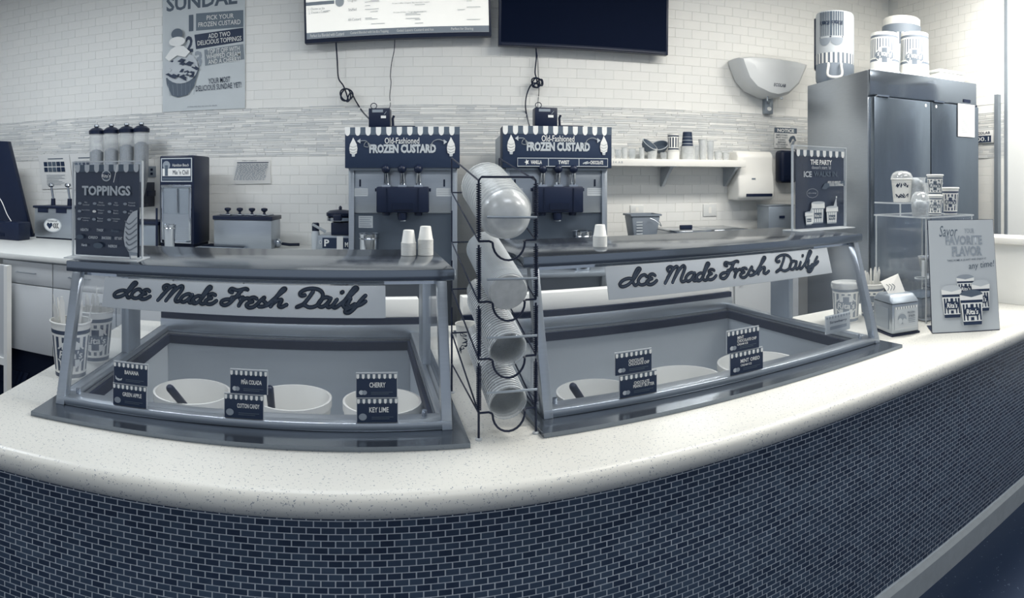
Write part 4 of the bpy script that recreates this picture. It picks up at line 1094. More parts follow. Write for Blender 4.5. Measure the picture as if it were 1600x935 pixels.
# sundae: cup, custard, sauce, whipped cream, cherry
pr.poly([(.06,f(128)),(.12,f(146)),(.2,f(150)),(.32,f(147)),(.4,f(134)),(.46,f(108)),(.05,f(118))],navy2)
for k in range(7): pr.line([(.08+.055*k,f(128+2*(k%2))),(.1+.05*k,f(147))],.003,grey)
pr.disc(.24,f(104),.21,.115,lgrey)
rr = random.Random(11)
for k in range(26):
    a = rr.uniform(0,2*PI); d = rr.random()**.5; x = .24+.18*d*math.cos(a); y = f(106)+.1*d*math.sin(a); s_ = rr.uniform(.02,.06); b = rr.uniform(-.8,.8)
    pr.poly([(x-s_*math.cos(b),y-s_*.4*math.sin(b)),(x+s_*.3,y+s_*.35),(x+s_*math.cos(b),y+s_*.4*math.sin(b)),(x,y-s_*.3)], navy if k % 4 else lgrey)
pr.poly([(.05,f(86)),(.12,f(74)),(.2,f(68)),(.28,f(70)),(.36,f(80)),(.3,f(88)),(.2,f(84)),(.1,f(92))],pwhite)
pr.disc(.20,f(50),.072,.04,navy2).disc(.2,f(62),.1,.035,pwhite)
pr.done()
# ================================================================== signs on the cabinets
def stand_sign(name, label, fr, px0, px1, yt, v, zbase, group=None):
    u0 = fr.at(px0,300,v)[0]; u1 = fr.at(px1,300,v)[0]; zt = fr.at((px0+px1)/2,yt,v)[1]
    t = thing(name, label, 'sign', fr.pt(u0,v,zbase), fr.a, group)
    W, H = u1-u0, zt-zbase
    MB().box(0,W,.0,.0025,.004,H).build('front_sheet', acrylic, t)
    MB().box(.0,W,.0085,.011,.004,H).build('back_sheet', acrylic, t)
    MB().box(-.001,.003,-.001,.012,.004,H).box(W-.003,W+.001,-.001,.012,.004,H).box(.003,W-.003,-.001,.012,H-.003,H+.001).build('clear_edge', acrylic_e, t)
    MB().box(-.004,W+.004,-.06,.07,0,.004).build('foot_plate', acrylic_e, t)
    return t, W, H
ZS1 = ZC+.4555
t, W, H = stand_sign('toppings_sign', 'tall navy TOPPINGS menu in a clear stand on the left cabinet', C1, 113, 222, 252, .33, ZS1)
MB().box(W*.045,W*.955,.003,.0075,.008,H*.965).build('menu_card', navy, t)
pr = Print(t, W*.045, H*.965, W*.91, H*.957, .0026, .00025)
pr.p = t
pr.y = -.0006
pr.awning(13,0,1,0,.085,lgrey,navy2,.5)
pr.disc(.5,.12,.075,.06,lgrey).disc(.5,.12,.06,.048,navy2).rect(.435,.095,.565,.145,navy).text("Rita's",.5,.12,.13,.04,pwhite,.015)
pr.text('TOPPINGS',.505,.285,.76,.105,navy2,.05).text('TOPPINGS',.495,.28,.76,.105,lgrey,.03)
tops_ = ['Hot|Caramel','Whole|Cherries','Hot|Fudge','Chopped|Peanuts','Sprinkles|','Whipped|Cream','Gummy|Bears','Wet|Walnuts','Strawberry|Topping','Peanut|Butter','Chocolate|Chips']
for i, s_ in enumerate(tops_):
    x = .16+.24*(i % 4); y = .42+.085*(i//4)
    pr.disc(x-.08,y,.03,.014,grey if i not in (5,) else pwhite)
    a, b = s_.split('|'); pr.text(a,x+.02,y-.012,.015*len(a),.018,lgrey,0)
    if b: pr.text(b,x+.02,y+.014,.015*len(b),.018,lgrey,0)
for s_, x, y, w_ in (('HEATH',.17,.705,.13),('TWIX',.42,.705,.11),('Andes',.65,.705,.13),('OREO',.31,.785,.15),('SNICKERS',.52,.785,.15),('KIT KAT',.71,.785,.12),('Nerds',.17,.87,.09),('NERDS',.62,.87,.14)):
    pr.text(s_,x,y,w_,.03,lgrey if s_ != 'Andes' else navy2,.03,.15)
pr.disc(.10,.785,.06,.026,navy2).disc(.39,.87,.075,.03,navy2)
pr.poly([(1,.48),(.93,.5),(.87,.55),(.82,.62),(.80,.70),(.79,.78),(.81,.86),(.86,.92),(1,.93)],lgrey)
for k in range(6): pr.line(spline([(.815+.004*k,.60+.055*k),(.88,.63+.055*k),(.99,.56+.06*k)]),.004,grey)
pr.poly([(.87,.92),(1,.93),(1,1),(.89,1)],grey).poly([(.90,.96),(1,.96),(1,.99),(.905,.99)],pwhite)
pr.line([(.70,-.0),(.64,.19)],.002,pwhite)
pr.done()
t, W, H = stand_sign('party_sign', 'navy ICE WALKS IN party sign in a clear stand on the right cabinet', C2, 1239, 1322, 229, .55, ZS1+CAB2DZ)
MB().box(W*.06,W*.96,.003,.0075,.008,H*.95).build('menu_card', navy, t)
pr = Print(t, W*.06, H*.95, W*.90, H*.94, -.0006, .00025)
pr.awning(15,0,1,0,.085,pwhite,navy2,.5)
pr.text('THE PARTY',.5,.15,.45,.065,pwhite,.03).text("doesn't start 'til",.5,.215,.4,.045,lgrey,.0).text('ICE',.22,.305,.16,.075,lgrey,.03).text('WALKS IN.',.6,.30,.52,.07,navy2,.03)
pr.poly([(.5,.49),(.57,.42),(1,.385),(1,.455),(.64,.47),(.6,.5)],navy2)
pr.text('ASK US ABOUT',.77,.405,.28,.03,pwhite,.02).text('COOL CATERING',.82,.44,.3,.03,pwhite,.02)
pr.line([(.31+.11*math.cos(a)*(1+.06*(k % 2)),.545+.055*math.sin(a)*(1+.06*(k % 2))) for k,a in enumerate([2*PI*i/20 for i in range(20)])],.0012,lgrey,True).text("it's tiny",.31,.545,.16,.024,lgrey,0)
for cx, cy, w_, h_, hat in ((.42,.79,.26,.28,0),(.23,.86,.15,.17,1),(.70,.83,.24,.23,2)):
    x0, x1, y0, y1 = cx-w_/2, cx+w_/2, cy-h_/2, cy+h_/2
    pr.poly([(x0+.02,y1),(x1-.02,y1),(x1,y0+h_*.3),(x0,y0+h_*.3)],grey)
    for k in range(5): pr.poly([(x0+.025+w_*.17*k,y1-.015),(x0+.05+w_*.17*k,y1-.015),(x0+.045+w_*.18*k,y0+h_*.36),(x0+.015+w_*.18*k,y0+h_*.36)],pwhite)
    pr.rect(x0+w_*.2,cy+h_*.02,x1-w_*.2,cy+h_*.28,navy2).text("Rita's",cx,cy+h_*.15,w_*.5,h_*.13,pwhite,.01)
    pr.poly([(x0-.01,y0+h_*.32),(x1+.01,y0+h_*.32),(x1+.005,y0+h_*.06),(x0-.005,y0+h_*.06)],pwhite).disc(cx,y0+h_*.06,w_*.51,h_*.06,lgrey)
    if hat: pr.poly([(cx+w_*.1,y0+h_*.05),(cx+w_*.42,y0+h_*.05),(cx+w_*.38,y0-h_*.5)],lgrey); pr.disc(cx+w_*.38,y0-h_*.5,.015,.012,pwhite)
pr.done()
# small nested cups upside down on the cabinet tops
def cup_stack(label, loc, n, R, r, H, pitch, group):
    pr_ = MB().lathe([(R+.002,0),(R+.002,.004),(R,.006),(r+.001,H-.002),(r-.001,H),(.001,H)],26,cap0=False,cap1=False).build('sample_cup', wcup, smooth=True)
    tag(pr_, label, 'cup', group, loc)
    for i in range(1, n):
        o = pr_.copy(); COL.objects.link(o); o.location = Vector(loc) + Vector((0,0,pitch*i))
    o['label'] = 'topmost ' + label
def on_shelf(fr, px, v, dz=0): return fr.pt(fr.at(px,390,v)[0], v, ZS1+dz)
cup_stack('small white cup in the shorter upturned stack on the left cabinet', on_shelf(C1,638.5,.60), 9, .0255, .0185, .05, .0052, 'shorter stack of sample cups')
cup_stack('small white cup in the taller upturned stack on the left cabinet', on_shelf(C1,665,.60), 11, .0262, .0185, .052, .0053, 'taller stack of sample cups')
cup_stack('small white cup in the upturned stack on the right cabinet', on_shelf(C2,937.5,.42,CAB2DZ), 8, .024, .017, .045, .005, 'stack of sample cups on the right cabinet')
# printed white cup behind the rack
pc = ground(730,566,ZC)
t = thing('printed_cup', 'white paper cup with scribbled drawings behind the wire rack', 'cup', pc, 0)
MB().lathe([(.033,0),(.0465,.15),(.049,.152),(.049,.156),(.0455,.155),(.031,.004),(.001,.004)],36,cap1=False).build('cup_wall', wcup, t, smooth=True)
q = MB(); rr = random.Random(8)
for k in range(7):
    x0, z0 = rr.uniform(-.03,.03), rr.uniform(.03,.125)
    pts = [(x0+rr.uniform(-.014,.014), z0+rr.uniform(-.012,.012)) for _ in range(6)]
    ribbon(q, spline(pts,4), .003, -.0008)
q.map(bend(lambda z: .033+.0135*z/.15)); me = q.mesh('doodle_print'); me.materials.append(navy); o = bpy.data.objects.new('doodle_print', me); COL.objects.link(o); o.parent = t
# ================================================================== right back counter, shelf, wall fittings
ZR = 1.15
t = thing('steel_counter', 'steel back counter under the wall shelf on the right', 'counter', (1.03,4.12,0), 0)
MB().box(0,1.59,0,.76,ZR-.04,ZR).build('counter_top', steel_h, t, bevel=.004)
MB().box(.02,1.57,.04,.74,.1,ZR-.041).build('counter_body', lam, t)
for k in range(3):
    d_ = MB().box(.03+.49*k,.5+.49*k,.02,.039,.14,ZR-.06).build('door', lam, t, bevel=.003)
    MB().tube([(.08+.49*k,.02,ZR-.15),(.08+.49*k,.0,ZR-.15),(.08+.49*k,.0,ZR-.3),(.08+.49*k,.02,ZR-.3)],.005,6).build('handle', steel, d_, smooth=True)
t = thing('pan_station', 'covered steel pans with a small black handle on the right back counter', 'food pan', (WALL.at(1048,366,-.5)[0],WY-.62,ZR), 0)
MB().box(0,.62,0,.5,0,.075).build('pan_rim', steel, t, bevel=.004)
MB().box(.01,.29,.02,.48,.075,.09).build('pan_lid', chrome, t, bevel=.006)
MB().box(.31,.6,.02,.48,.075,.09).build('pan_lid', chrome, t, bevel=.006)
MB().box(.11,.21,.2,.23,.09,.12).build('lid_handle', black, t, bevel=.005)
t, W, H = on_wall('sanitizer_bucket', 'grey square pail with wire handle on the right back counter', 'bucket', 987, 1032, 335, 370, -.45)
t.location.z = ZR; H = WALL.at(1010,335,-.45)[1]-ZR
bk = mat('grey_pail', '7b848f', .5, 0, .05)
MB().hexa([(W*.12,.02,0),(W*.88,.02,0),(W*.88,.18,0),(W*.12,.18,0)],[(0,0,H-.012),(W,0,H-.012),(W,.2,H-.012),(0,.2,H-.012)]).build('pail_wall', bk, t, bevel=.012)
for e4 in ((-.008,W+.008,-.008,.006),(-.008,W+.008,.194,.208),(-.008,.006,.006,.194),(W-.006,W+.008,.006,.194)): MB().box(*e4,H-.014,H).build('rim_bar', bk, t)
MB().tube(spline([(W*.62,-.012,H-.03),(W*.8,-.03,H-.05),(W*.98,-.03,H-.09),(W+.01,.05,H-.06)]),.003,6).build('wire_handle', steel, t, smooth=True)
pr = Print(t,W*.14,H*.8,W*.3,H*.6,.004); 
for k in range(5): pr.rect(.1,.1+.17*k,.8,.16+.17*k,lgrey)
pr.done()
t = thing('folded_rag', 'crumpled pale cloth beside the grey pail', 'cloth', (WALL.at(966,372,-.55)[0],WY-.55,ZR), 0)
rr = random.Random(2); pts = []
q = MB().ball((0,.05,.02),.07,16,8,.4).ball((.05,.03,.015),.05,14,8,.4).ball((-.05,.06,.015),.045,14,8,.45)
q.map(lambda x,y,z: (x+.006*math.sin(z*300+y*90), y, max(0,z+.008*math.sin(x*110+y*70)))).build('cloth_folds', paper, t, smooth=True)
# shelf
SHV = -.30
u0,u1,z0,z1 = WALL.rect(944,1166,249,260,SHV)
zs = z1
t = thing('wall_shelf', 'long white wall shelf holding cups right of the custard machines', 'shelf', (u0,WY+SHV,z0), 0)
MB().box(0,u1-u0,0,-SHV-.008,0,z1-z0).build('shelf_board', cream, t, bevel=.003)
for px in (1043,1143):
    ub = WALL.at(px,270,-.15)[0]-u0
    MB().side([(.04,-.001),(-SHV-.01,-.001),(-SHV-.01,-.16),(-SHV-.04,-.16)],ub-.012,ub+.012).build('bracket', steel, t)
    MB().box(ub-.03,ub+.03,.03,-SHV-.01,-.004,-.0005).build('bracket_flange', steel, t)
pr = Print(t,.02,z1-z0,.14,z1-z0,-.001); pr.text('1 2 3 4  A B',.5,.5,.8,.3,grey,.0).done()
def shelf_cup(label, px, h_px, w_px, m, v=-.2, up=True, taper=.8, group='cups and tubs on the wall shelf', name='shelf_cup', zoff=0., stripes=None):
    u = WALL.at(px,250,v)[0]; r_ = math.hypot(u,WY+v); H = h_px*r_/F; R = w_px/2*r_/F
    t = thing(name, label, 'cup', (u,WY+v,zs+zoff), 0, group)
    a, b = (R*taper,R) if up else (R,R*taper)
    if stripes: stripe_mat('shelf_stripes_%d' % px, stripes, H*.04, H*.9, '2b374e', band=.1)
    mm = MATS['shelf_stripes_%d' % px] if stripes else m
    MB().lathe([(a,0),(b,H),(b-.0015,H),(a-.0015,.003),(.001,.003)] if up else [(a,0),(b,H),(.001,H)],26,cap0=False,cap1=False).build('cup_wall', mm, t, smooth=True)
    if up: MB().lathe([(b-.001,H-.004),(b+.003,H-.003),(b+.003,H+.001),(b-.001,H+.001)],26,cap0=False,cap1=False).build('rim', m, t, smooth=True)
    else: MB().lathe([(a-.001,0),(a+.003,0),(a+.003,.005),(a-.001,.006)],26,cap0=False,cap1=False).build('rim', m, t, smooth=True)
    return t, H
for px, h, w_, m_, lb in ((955,18,10,frost,'first pale cup at the left end of the wall shelf'),(966,15,11,plast,'low clear cup second on the wall shelf'),(976,18,10,frost,'upright pale cup third on the wall shelf'),(988,16,11,plast,'clear cup fourth on the wall shelf'),
    (1003,18,9,frost,'narrow pale cup left of the leaning bowls'),(1019,16,17,frost,'pale squat tub under the leaning bowls'),(1037,11,11,plast,'small clear tub between the bowls and the striped tub'),
    (1086,22,14,plast,'clear cup stack right of the dark striped cup'),(1098,32,13,frost,'tall clear cups stacked right of the dark cup'),(1110,30,11,plast,'slim clear cups in the right half of the shelf'),(1122,14,13,frost,'short pale cup near the right of the shelf'),(1134,12,12,frost,'rightmost low pale cup on the shelf')):
    shelf_cup(lb, px, h, w_, m_, -.2)
_, h_ = shelf_cup('stack of white rims under the striped tub on the shelf', 1052, 14, 20, wcup, -.2, taper=.94)
shelf_cup('striped paper tub with round emblem on the wall shelf', 1052, 26, 18, wcup, -.2, taper=.94, zoff=h_+.002, stripes=12)
_, h_ = shelf_cup('pale square-sided tub under the dark upturned cup', 1075, 21, 23, frost, -.2, taper=.95)
t, h2 = shelf_cup('dark cup with pale rings standing upside down on the shelf', 1074, 22, 18, navy, -.2, up=False, taper=.8, zoff=h_+.002)
Rr = 9*5.0/F
for k in range(3): MB().lathe([(Rr*(.985-.055*k),h2*(.14+.24*k)),(Rr*(1.0-.055*k),h2*(.16+.24*k)),(Rr*(.985-.055*k),h2*(.18+.24*k))],26,cap0=False,cap1=False).build('pale_ring', lgrey, t, smooth=True)
for k,(px,py,rz,lb) in enumerate(((1011,226,-.5,'pale lined dark bowl leaning on the wall shelf'),(1032,228,.6,'dark bowl tucked behind the leaning bowl on the shelf'))):
    u,z = WALL.at(px,py,-.14-.04*(1-k))
    t = thing('leaning_bowl', lb, 'bowl', (u,WY-.14-.04*(1-k),z-.03), 0, 'bowls on the wall shelf'); t.rotation_euler = (.5,.55 if k == 0 else -.4,0)
    MB().lathe([(.03,-.02),(.055,.005),(.07,.04),(.066,.04),(.05,.008),(.001,-.012)],26,cap1=False).build('bowl_wall', navy2, t, smooth=True)
    MB().lathe([(.0655,.0395),(.0715,.0395),(.0715,.043),(.0655,.043)],26,cap0=False,cap1=False).build('bowl_rim', lgrey, t, smooth=True)
# hand hygiene dispensers
t, W, H = on_wall('wall_dispenser', 'wide white rounded wall dispenser above the notice', 'dispenser', 1155, 1265, 90, 151, -.24)
out = [(0,H*.93),(W*.02,H*.8),(W*.10,H*.42),(W*.22,H*.18),(W*.42,H*.03),(W*.55,0),(W*.72,H*.10),(W*.88,H*.4),(W*.99,H*.86),(W,H*.94),(W*.85,H*.985),(W*.5,H*1.01),(W*.15,H*.985)]
nn = len(out); cxm, czm = W*.5, H*.62
rings = [(1.0,.22),(1.0,.10),(.97,.03),(.88,.0),(.6,-.012)]
q = MB(); vs = []
for sc_, y in rings: vs += [(cxm+(x-cxm)*sc_, y, czm+(z-czm)*sc_) for x,z in out]
fs_ = []
for k in range(len(rings)-1):
    for i in range(nn):
        j = (i+1) % nn; fs_.append((k*nn+i,k*nn+j,(k+1)*nn+j,(k+1)*nn+i))
fs_ += [tuple(range(nn)), tuple(range((len(rings)-1)*nn+nn-1,(len(rings)-1)*nn-1,-1))]
q.add(vs, fs_).build('cover', mat('pale_grey_shell','d3d6d8',.35,0,.02), t, smooth=True)
Print(t,0,H,W,H,-.013).text('ECOLAB',.55,.70,.17,.085,navy,.02,.2).done()
MB().tube([(W*.45,.08,H*.03),(W*.45,.08,-.03)],.008,8).build('nozzle', steel, t, smooth=True)
MB().ball((W*.63,.05,-.002),.014).build('lens', lgrey, t, smooth=True)
t, W, H = on_wall('switch_box', 'small grey switch box under the wide wall dispenser', 'switch', 1196, 1208, 153, 178, -.06)
MB().box(0,W,0,.055,0,H).build('casing', steel_d, t, bevel=.003)
Print(t,0,H,W,H,-.001).disc(.5,.68,.28,.13,pwhite).line(spline([(.3,.25),(.5,.4),(.7,.25)]),.004,pwhite).done()
t, W, H = on_wall('notice_sign', 'white NOTICE hand washing sign on the mosaic band', 'sign', 1210, 1245, 200, 232, -.02)
MB().box(0,W,0,.006,0,H).build('sign_plate', paper, t)
pr = Print(t,0,H,W,H,-.0005)
pr.rect(0,0,1,.26,navy2).text('NOTICE',.5,.13,.74,.17,pwhite,.03)
for k,s_ in enumerate(('EMPLOYEES','MUST WASH','HANDS','BEFORE','RETURNING','TO WORK')): pr.text(s_,.32,.36+.115*k,.05*len(s_)+.06,.075,navy2,.01)
pr.poly([(.68,.75),(.62,.6),(.7,.42),(.82,.36),(.9,.4),(.96,.6),(.9,.66),(.84,.5),(.78,.52),(.74,.66)],navy2).poly([(.7,.86),(.8,.62),(.9,.62),(.84,.86)],grey).done()
t, W, H = on_wall('towel_dispenser', 'white paper towel dispenser under the right end of the shelf', 'dispenser', 1155, 1211, 236, 313, -.24)
prof_ = [(.245,0),(.05,.0),(.01,.02),(.0,.08),(.015,H*.5),(.03,H*.62),(.025,H*.9),(.06,H),(.245,H)]
MB().side([(y,z) for y,z in prof_],0,W).build('cover', cream, t, bevel=.02, seg=3)
MB().box(W*.2,W*.92,-.006,.02,.03,.055).build('paper_slot', black, t, bevel=.003)
MB().box(W*.36,W*.46,.006,.014,H*.42,H*.45).build('logo_plate', steel_d, t)
t, W, H = on_wall('soap_dispenser', 'dark oval soap dispenser behind the party sign', 'dispenser', 1221, 1246, 235, 286, -.14)
MB().box(0,W,0,.125,0,H).build('cover', black, t, bevel=.03, seg=3)
MB().box(W*.2,W*.8,-.004,.0,H*.1,H*.22).build('push_bar', blackm, t)
t, W, H = on_wall('steel_caddy', 'low steel box beneath the soap dispenser', 'box', 1201, 1241, 322, 356, -.4)
t.location.z = ZR; H = WALL.at(1220,322,-.4)[1]-ZR
MB().box(0,W,0,.2,0,H).build('body', steel_d, t, bevel=.004)
MB().box(-.004,W+.004,-.004,.204,H,H+.01).build('lid', steel, t, bevel=.002)
MB().box(W*.4,W*.6,-.012,-.004,H*.6,H*.68).build('catch', black, t)
for px0, px1, yt, yb, lb in ((1099,1120,319,338,'faint white outlet plate below the shelf, right of the pail'),(985,1006,321,334,'white outlet plate on the tiles just behind the pail')):
    t, W, H = on_wall('outlet_plate', lb, 'outlet', px0, px1, yt, yb, -.014, 'outlet plates below the shelf')
    MB().box(0,W,0,.012,0,H).build('cover_plate', mat('plate_white','dddedc',.4,0,.02), t, bevel=.003)
    MB().box(W*.4,W*.6,-.001,0,H*.25,H*.75).build('rocker', cream, t)
# clear tub and jug standing on the sink side, seen through the cabinet glass
pk = ground(1258,478,ZC)
t = thing('clear_pitcher', 'clear plastic pitcher seen through the right cabinet glass', 'pitcher', C2.pt(1.10,1.36,ZC), C2.a)
MB().lathe([(.05,0),(.065,.16),(.068,.165),(.063,.16),(.048,.005),(.001,.005)],28,cap1=False).build('pitcher_wall', plast, t, smooth=True)
MB().tube(spline([(.06,0,.14),(.11,0,.13),(.11,0,.06),(.055,0,.04)]),.007,8).build('handle', acrylic_e, t, smooth=True)
# ================================================================== tall refrigerator and what stands on it
FRG = Fr(2.71, 3.40, -4.0)
FW = FRG.at(1526,200,0)[0]; FD = .90; FT = FRG.at(1362,108,0)[1]
fg = thing('refrigerator', 'tall two door stainless refrigerator on the right', 'refrigerator', FRG.pt(0,0,0), FRG.a)
MB().box(0,FW,.03,FD,.12,FT).build('cabinet', steel, fg, bevel=.006)
zd = FRG.at(1440,159,0)[1]
MB().box(0,FW,0,.03,zd+.012,FT).build('top_panel', steel_h, fg, bevel=.006)
fridge_d = mat('dark_brushed_steel','6a7480',.26,.9,.10,5,stretch=(8,8,1))
us = FRG.at(1450,300,0)[0]
for a, b, hx in ((.012,us-.004,us-.05),(us+.004,FW-.012,us+.03)):
    d_ = MB().box(a,b,-.035,.028,.2,zd).build('door', fridge_d, fg, bevel=.006)
    MB().box(hx,hx+.02,-.05,-.035,.9,1.25).build('door_handle', steel, d_, bevel=.004)
    MB().box(a+.02,a+.12,-.045,-.02,zd+.001,zd+.014).build('hinge', chrome, d_)
MB().box(.02,FW-.02,.02,.6,.0,.12).build('base', blackm, fg)
MB().box(FW*.86,FW*.93,-.006,.0,zd+.03,zd+.055).build('control', black, fg)
pr = Print(fg,0,FT,FW,FT,-.0355)
for x in (us-.05,us+.05): pr.disc(x/FW,1-(zd-.03)/FT,.008,.005,pwhite)
pr.done()
ua, ub, za, zb2 = FRG.rect(1497,1523,163,214,-.045)
t = thing('door_notice', 'white printed sheet taped to the refrigerator door', 'notice', FRG.pt(ua,-.045,za), FRG.a)
MB().box(0,ub-ua,0,.002,0,zb2-za).build('sheet', paper, t)
pr = Print(t,0,zb2-za,ub-ua,zb2-za,-.0003); rr = random.Random(4)
for k in range(14): pr.rect(.15,.14+.055*k,rr.uniform(.5,.85),.15+.055*k,grey)
pr.disc(.5,.06,.03,.012,navy2).done()
def drink_cooler(label, loc, R, H, inv, name='drink_cooler', rz=None):
    th = math.atan2(loc[0],loc[1]); t = thing(name, label, 'cooler', loc, -th if rz is None else rz, 'drink coolers on the refrigerator')
    return t
# striped cooler standing upside down
loc = FRG.pt(.162,.735,FT+.001); R, H = .155, .56
t = drink_cooler('pale cooler with cup pictures standing upside down on the refrigerator', loc, R, H, True)
MB().lathe([(R*.9,0),(R*.98,.02),(R,.05),(R,.15)],44,cap1=False).build('lid_base', mat('slate_plastic','7b8591',.45,0,.05), t, smooth=True)
sm_ = stripe_mat('cooler_stripes', 26, -1, 1, '5f6a78', 'e6e6e2', band=.0)
MB().lathe([(R+.001,.15),(R+.001,.23)],44,cap0=False,cap1=False).build('striped_band', sm_, t, smooth=True)
MB().lathe([(R,.23),(R,H-.02),(R*.96,H),(R*.5,H+.004),(.001,H+.004)],44,cap0=False,cap1=False).build('cooler_wall', lgrey, t, smooth=True)
fnb = bend(lambda z: R)
q = MB(); q2 = MB(); q3 = MB()
for cx in (-.085, .015):
    for k in range(6):
        x = cx-.045+.018*k; q.add([(x,-.002,.36),(x+.009,-.002,.36),(x+.011,-.002,H-.01),(x-.002,-.002,H-.01)],[(0,1,2,3)])
    for a in range(12):
        x0, x1 = cx-.052+.104*a/12, cx-.052+.104*(a+1)/12
        f2 = lambda x: .335-.05*math.sqrt(max(0,1-((x-cx)/.052)**2))
        q2.add([(x0,-.0025,f2(x0)),(x1,-.0025,f2(x1)),(x1,-.0025,.345),(x0,-.0025,.345)],[(0,1,2,3)])
    vs, fs_, ar = text_geo("Rita's",.02,.1); q3.add([(cx-(a-.5)*.085,-.005,.46-(b-.5)*.035) for a,b in vs],fs_)
    q3.add([(cx-.05,-.002,.348),(cx+.05,-.002,.348),(cx+.05,-.002,.356),(cx-.05,-.002,.356)],[(0,1,2,3)])
for q_,m_,n_ in ((q,navy2,'printed_stripes'),(q2,grey,'printed_ice'),(q3,navy,'printed_word')):
    me = q_.map(fnb).mesh(n_); me.materials.append(m_); o = bpy.data.objects.new(n_, me); COL.objects.link(o); o.parent = t
MB().tube(spline([(-.05,-R-.004,.14),(-.05,-R-.03,.12),(-.05,-R-.03,.04),(.05,-R-.03,.04),(.05,-R-.03,.12),(.05,-R-.004,.14)]),.01,8).build('carry_handle', cream, t, smooth=True)
MB().box(-R-.012,-R*.86,-.02,.06,.12,H-.03).build('back_bracket', black, t, bevel=.008)
# upright cooler behind
loc = FRG.pt(.78,.66,FT+.001); R2, H2 = .165, .60
t = drink_cooler('striped cooler with white lid standing behind the two upturned tubs', loc, R2, H2, False)
MB().lathe([(R2*.92,0),(R2*.97,H2*.62)],44,cap1=False).build('cooler_wall', lgrey, t, smooth=True)
MB().lathe([(R2*.975,H2*.60),(R2,H2*.76)],44,cap0=False,cap1=False).build('striped_band', sm_, t, smooth=True)
MB().lathe([(R2,H2*.76),(R2*1.01,H2*.88),(R2*.9,H2*.89)],44,cap0=False,cap1=False).build('slate_collar', MATS['slate_plastic'], t, smooth=True)
MB().lathe([(R2*.96,H2*.885),(R2*.97,H2*.98),(R2*.88,H2),(.001,H2)],44,cap0=False,cap1=False).build('lid', cream, t, smooth=True)
for s_ in (-1,1): MB().tube(spline([(s_*R2,-.02,H2*.72),(s_*(R2+.03),-.02,H2*.7),(s_*(R2+.03),-.02,H2*.62),(s_*R2,-.02,H2*.58)]),.011,8).build('side_handle', cream, t, smooth=True)
# two upturned striped tubs
for px, lb in ((1382,'left of the two upturned striped tubs on the refrigerator'),(1429,'right of the two upturned striped tubs on the refrigerator')):
    v_ = .24; u = FRG.at(px,80,v_)[0]; p = FRG.pt(u,v_,FT+.001); r_ = math.hypot(p.x,p.y)
    R3 = 23.*r_/F; H3 = E+(CY-54)*r_/F - FT
    t = striped_cup(lb, p, R3*.93, R3, H3, 30, 'upturned striped tubs', flip=True, emb=.44, zb=(H3*.33,H3*.93), name='striped_tub', cat='tub', rim=False, dark='6d7783', open_top=False)
    MB().lathe([(R3+.006,0),(R3+.007,H3*.12),(R3+.003,H3*.13)],44,cap0=False,cap1=False).build('tub_lid', cream, t, smooth=True)
u = FRG.at(1477,100,.3)[0]
t = thing('white_carton', 'low white carton on the right end of the refrigerator top', 'box', FRG.pt(u-.13,.22,FT+.001), FRG.a)
MB().box(0,.27,0,.2,0,.10).build('carton_body', cream, t, bevel=.01)
MB().box(-.006,.276,-.006,.206,.10,.125).build('carton_lid', white, t, bevel=.006)
# ladder leaning beside the refrigerator
lx = FRG.pt(FW+.03, .25, 0)
t = thing('step_ladder', 'folded grey step ladder with black top beside the refrigerator', 'ladder', lx, -.6)
lz = 2.16
ladm = mat('grey_ladder','9aa1a9',.4,.4,.05)
for yy in (0, .36):
    for xx in (0,.09): MB().box(xx,xx+.028,yy,yy+.05,.0,lz).build('side_rail', ladm, t, bevel=.004)
for k in range(6): MB().box(.0,.1,.05,.36,.28+.3*k,.31+.3*k).build('tread', ladm, t, bevel=.003)
MB().box(-.02,.16,-.02,.43,lz,lz+.09).build('top_cap', black, t, bevel=.012)
pr = Print(t,-.0,lz-.1,.03,1.0,-.001)
for k in range(3): pr.rect(.05,.12+.22*k,.95,.26+.22*k,pwhite)
pr.done()
for k in range(2): MB().ball((.02+.05*k,-.02,lz+.05),.008).build('rivet', lgrey, t, smooth=True)
# small reader on the right wall
yw = XR/math.tan((1538-CX)/F); zr = E-(215-CY)*math.hypot(XR,yw)/F
t = thing('wall_reader', 'small wall panel with dark number display on the right wall', 'display', (XR-.02,yw,zr), PI*-.5)
MB().box(-.12,.12,-.0,.018,-.05,.06).build('panel', paper, t, bevel=.002)
pr = Print(t,-.12,.06,.24,.11,-.001); pr.rect(.08,.42,.9,.95,navy).text('00.1',.5,.68,.6,.34,pwhite,.01).text('ECOLAB',.5,.2,.7,.2,navy,.02).done()
# framed opening at the far right
tf = MB()
y1 = XR/math.tan((1562-CX)/F); y2 = XR/math.tan((1577-CX)/F)
struct(MB().box(XR-.05,XR-.008,y1-.02,y1+.02,1.1,2.35).box(XR-.05,XR-.008,y2-.015,y2+.015,1.1,CEIL).build('trim_1', steel_d))
dr = struct(MB().box(XR-.04,XR-.008,2.55,y2-.016,1.1,CEIL-.02).build('door_1', mat('pale_door','d4d6d6',.4,0,.02)))
# ================================================================== right end of the counter
pa = C2.pt(L2+.17,.62,ZC); pb = C2.pt(L2+.27,.80,ZC)
pa = ground(1322,501,ZC); pb = ground(1362,494,ZC)
striped_cup('lidded striped paper cup beside the right cabinet', pa, .074, .063, .195, 14, 'striped cups beside the right cabinet', dark='8b949e', lid=True, emb=.5)
striped_cup('striped paper cup of spoons behind the napkin dispenser', pb, .068, .054, .175, 14, 'striped cups beside the right cabinet', dark='7a8490')
spoons(pb, .058, .17, 12, 'pale plastic spoon in the cup behind the napkin dispenser', 'spoons in the right cup', 6, .25)
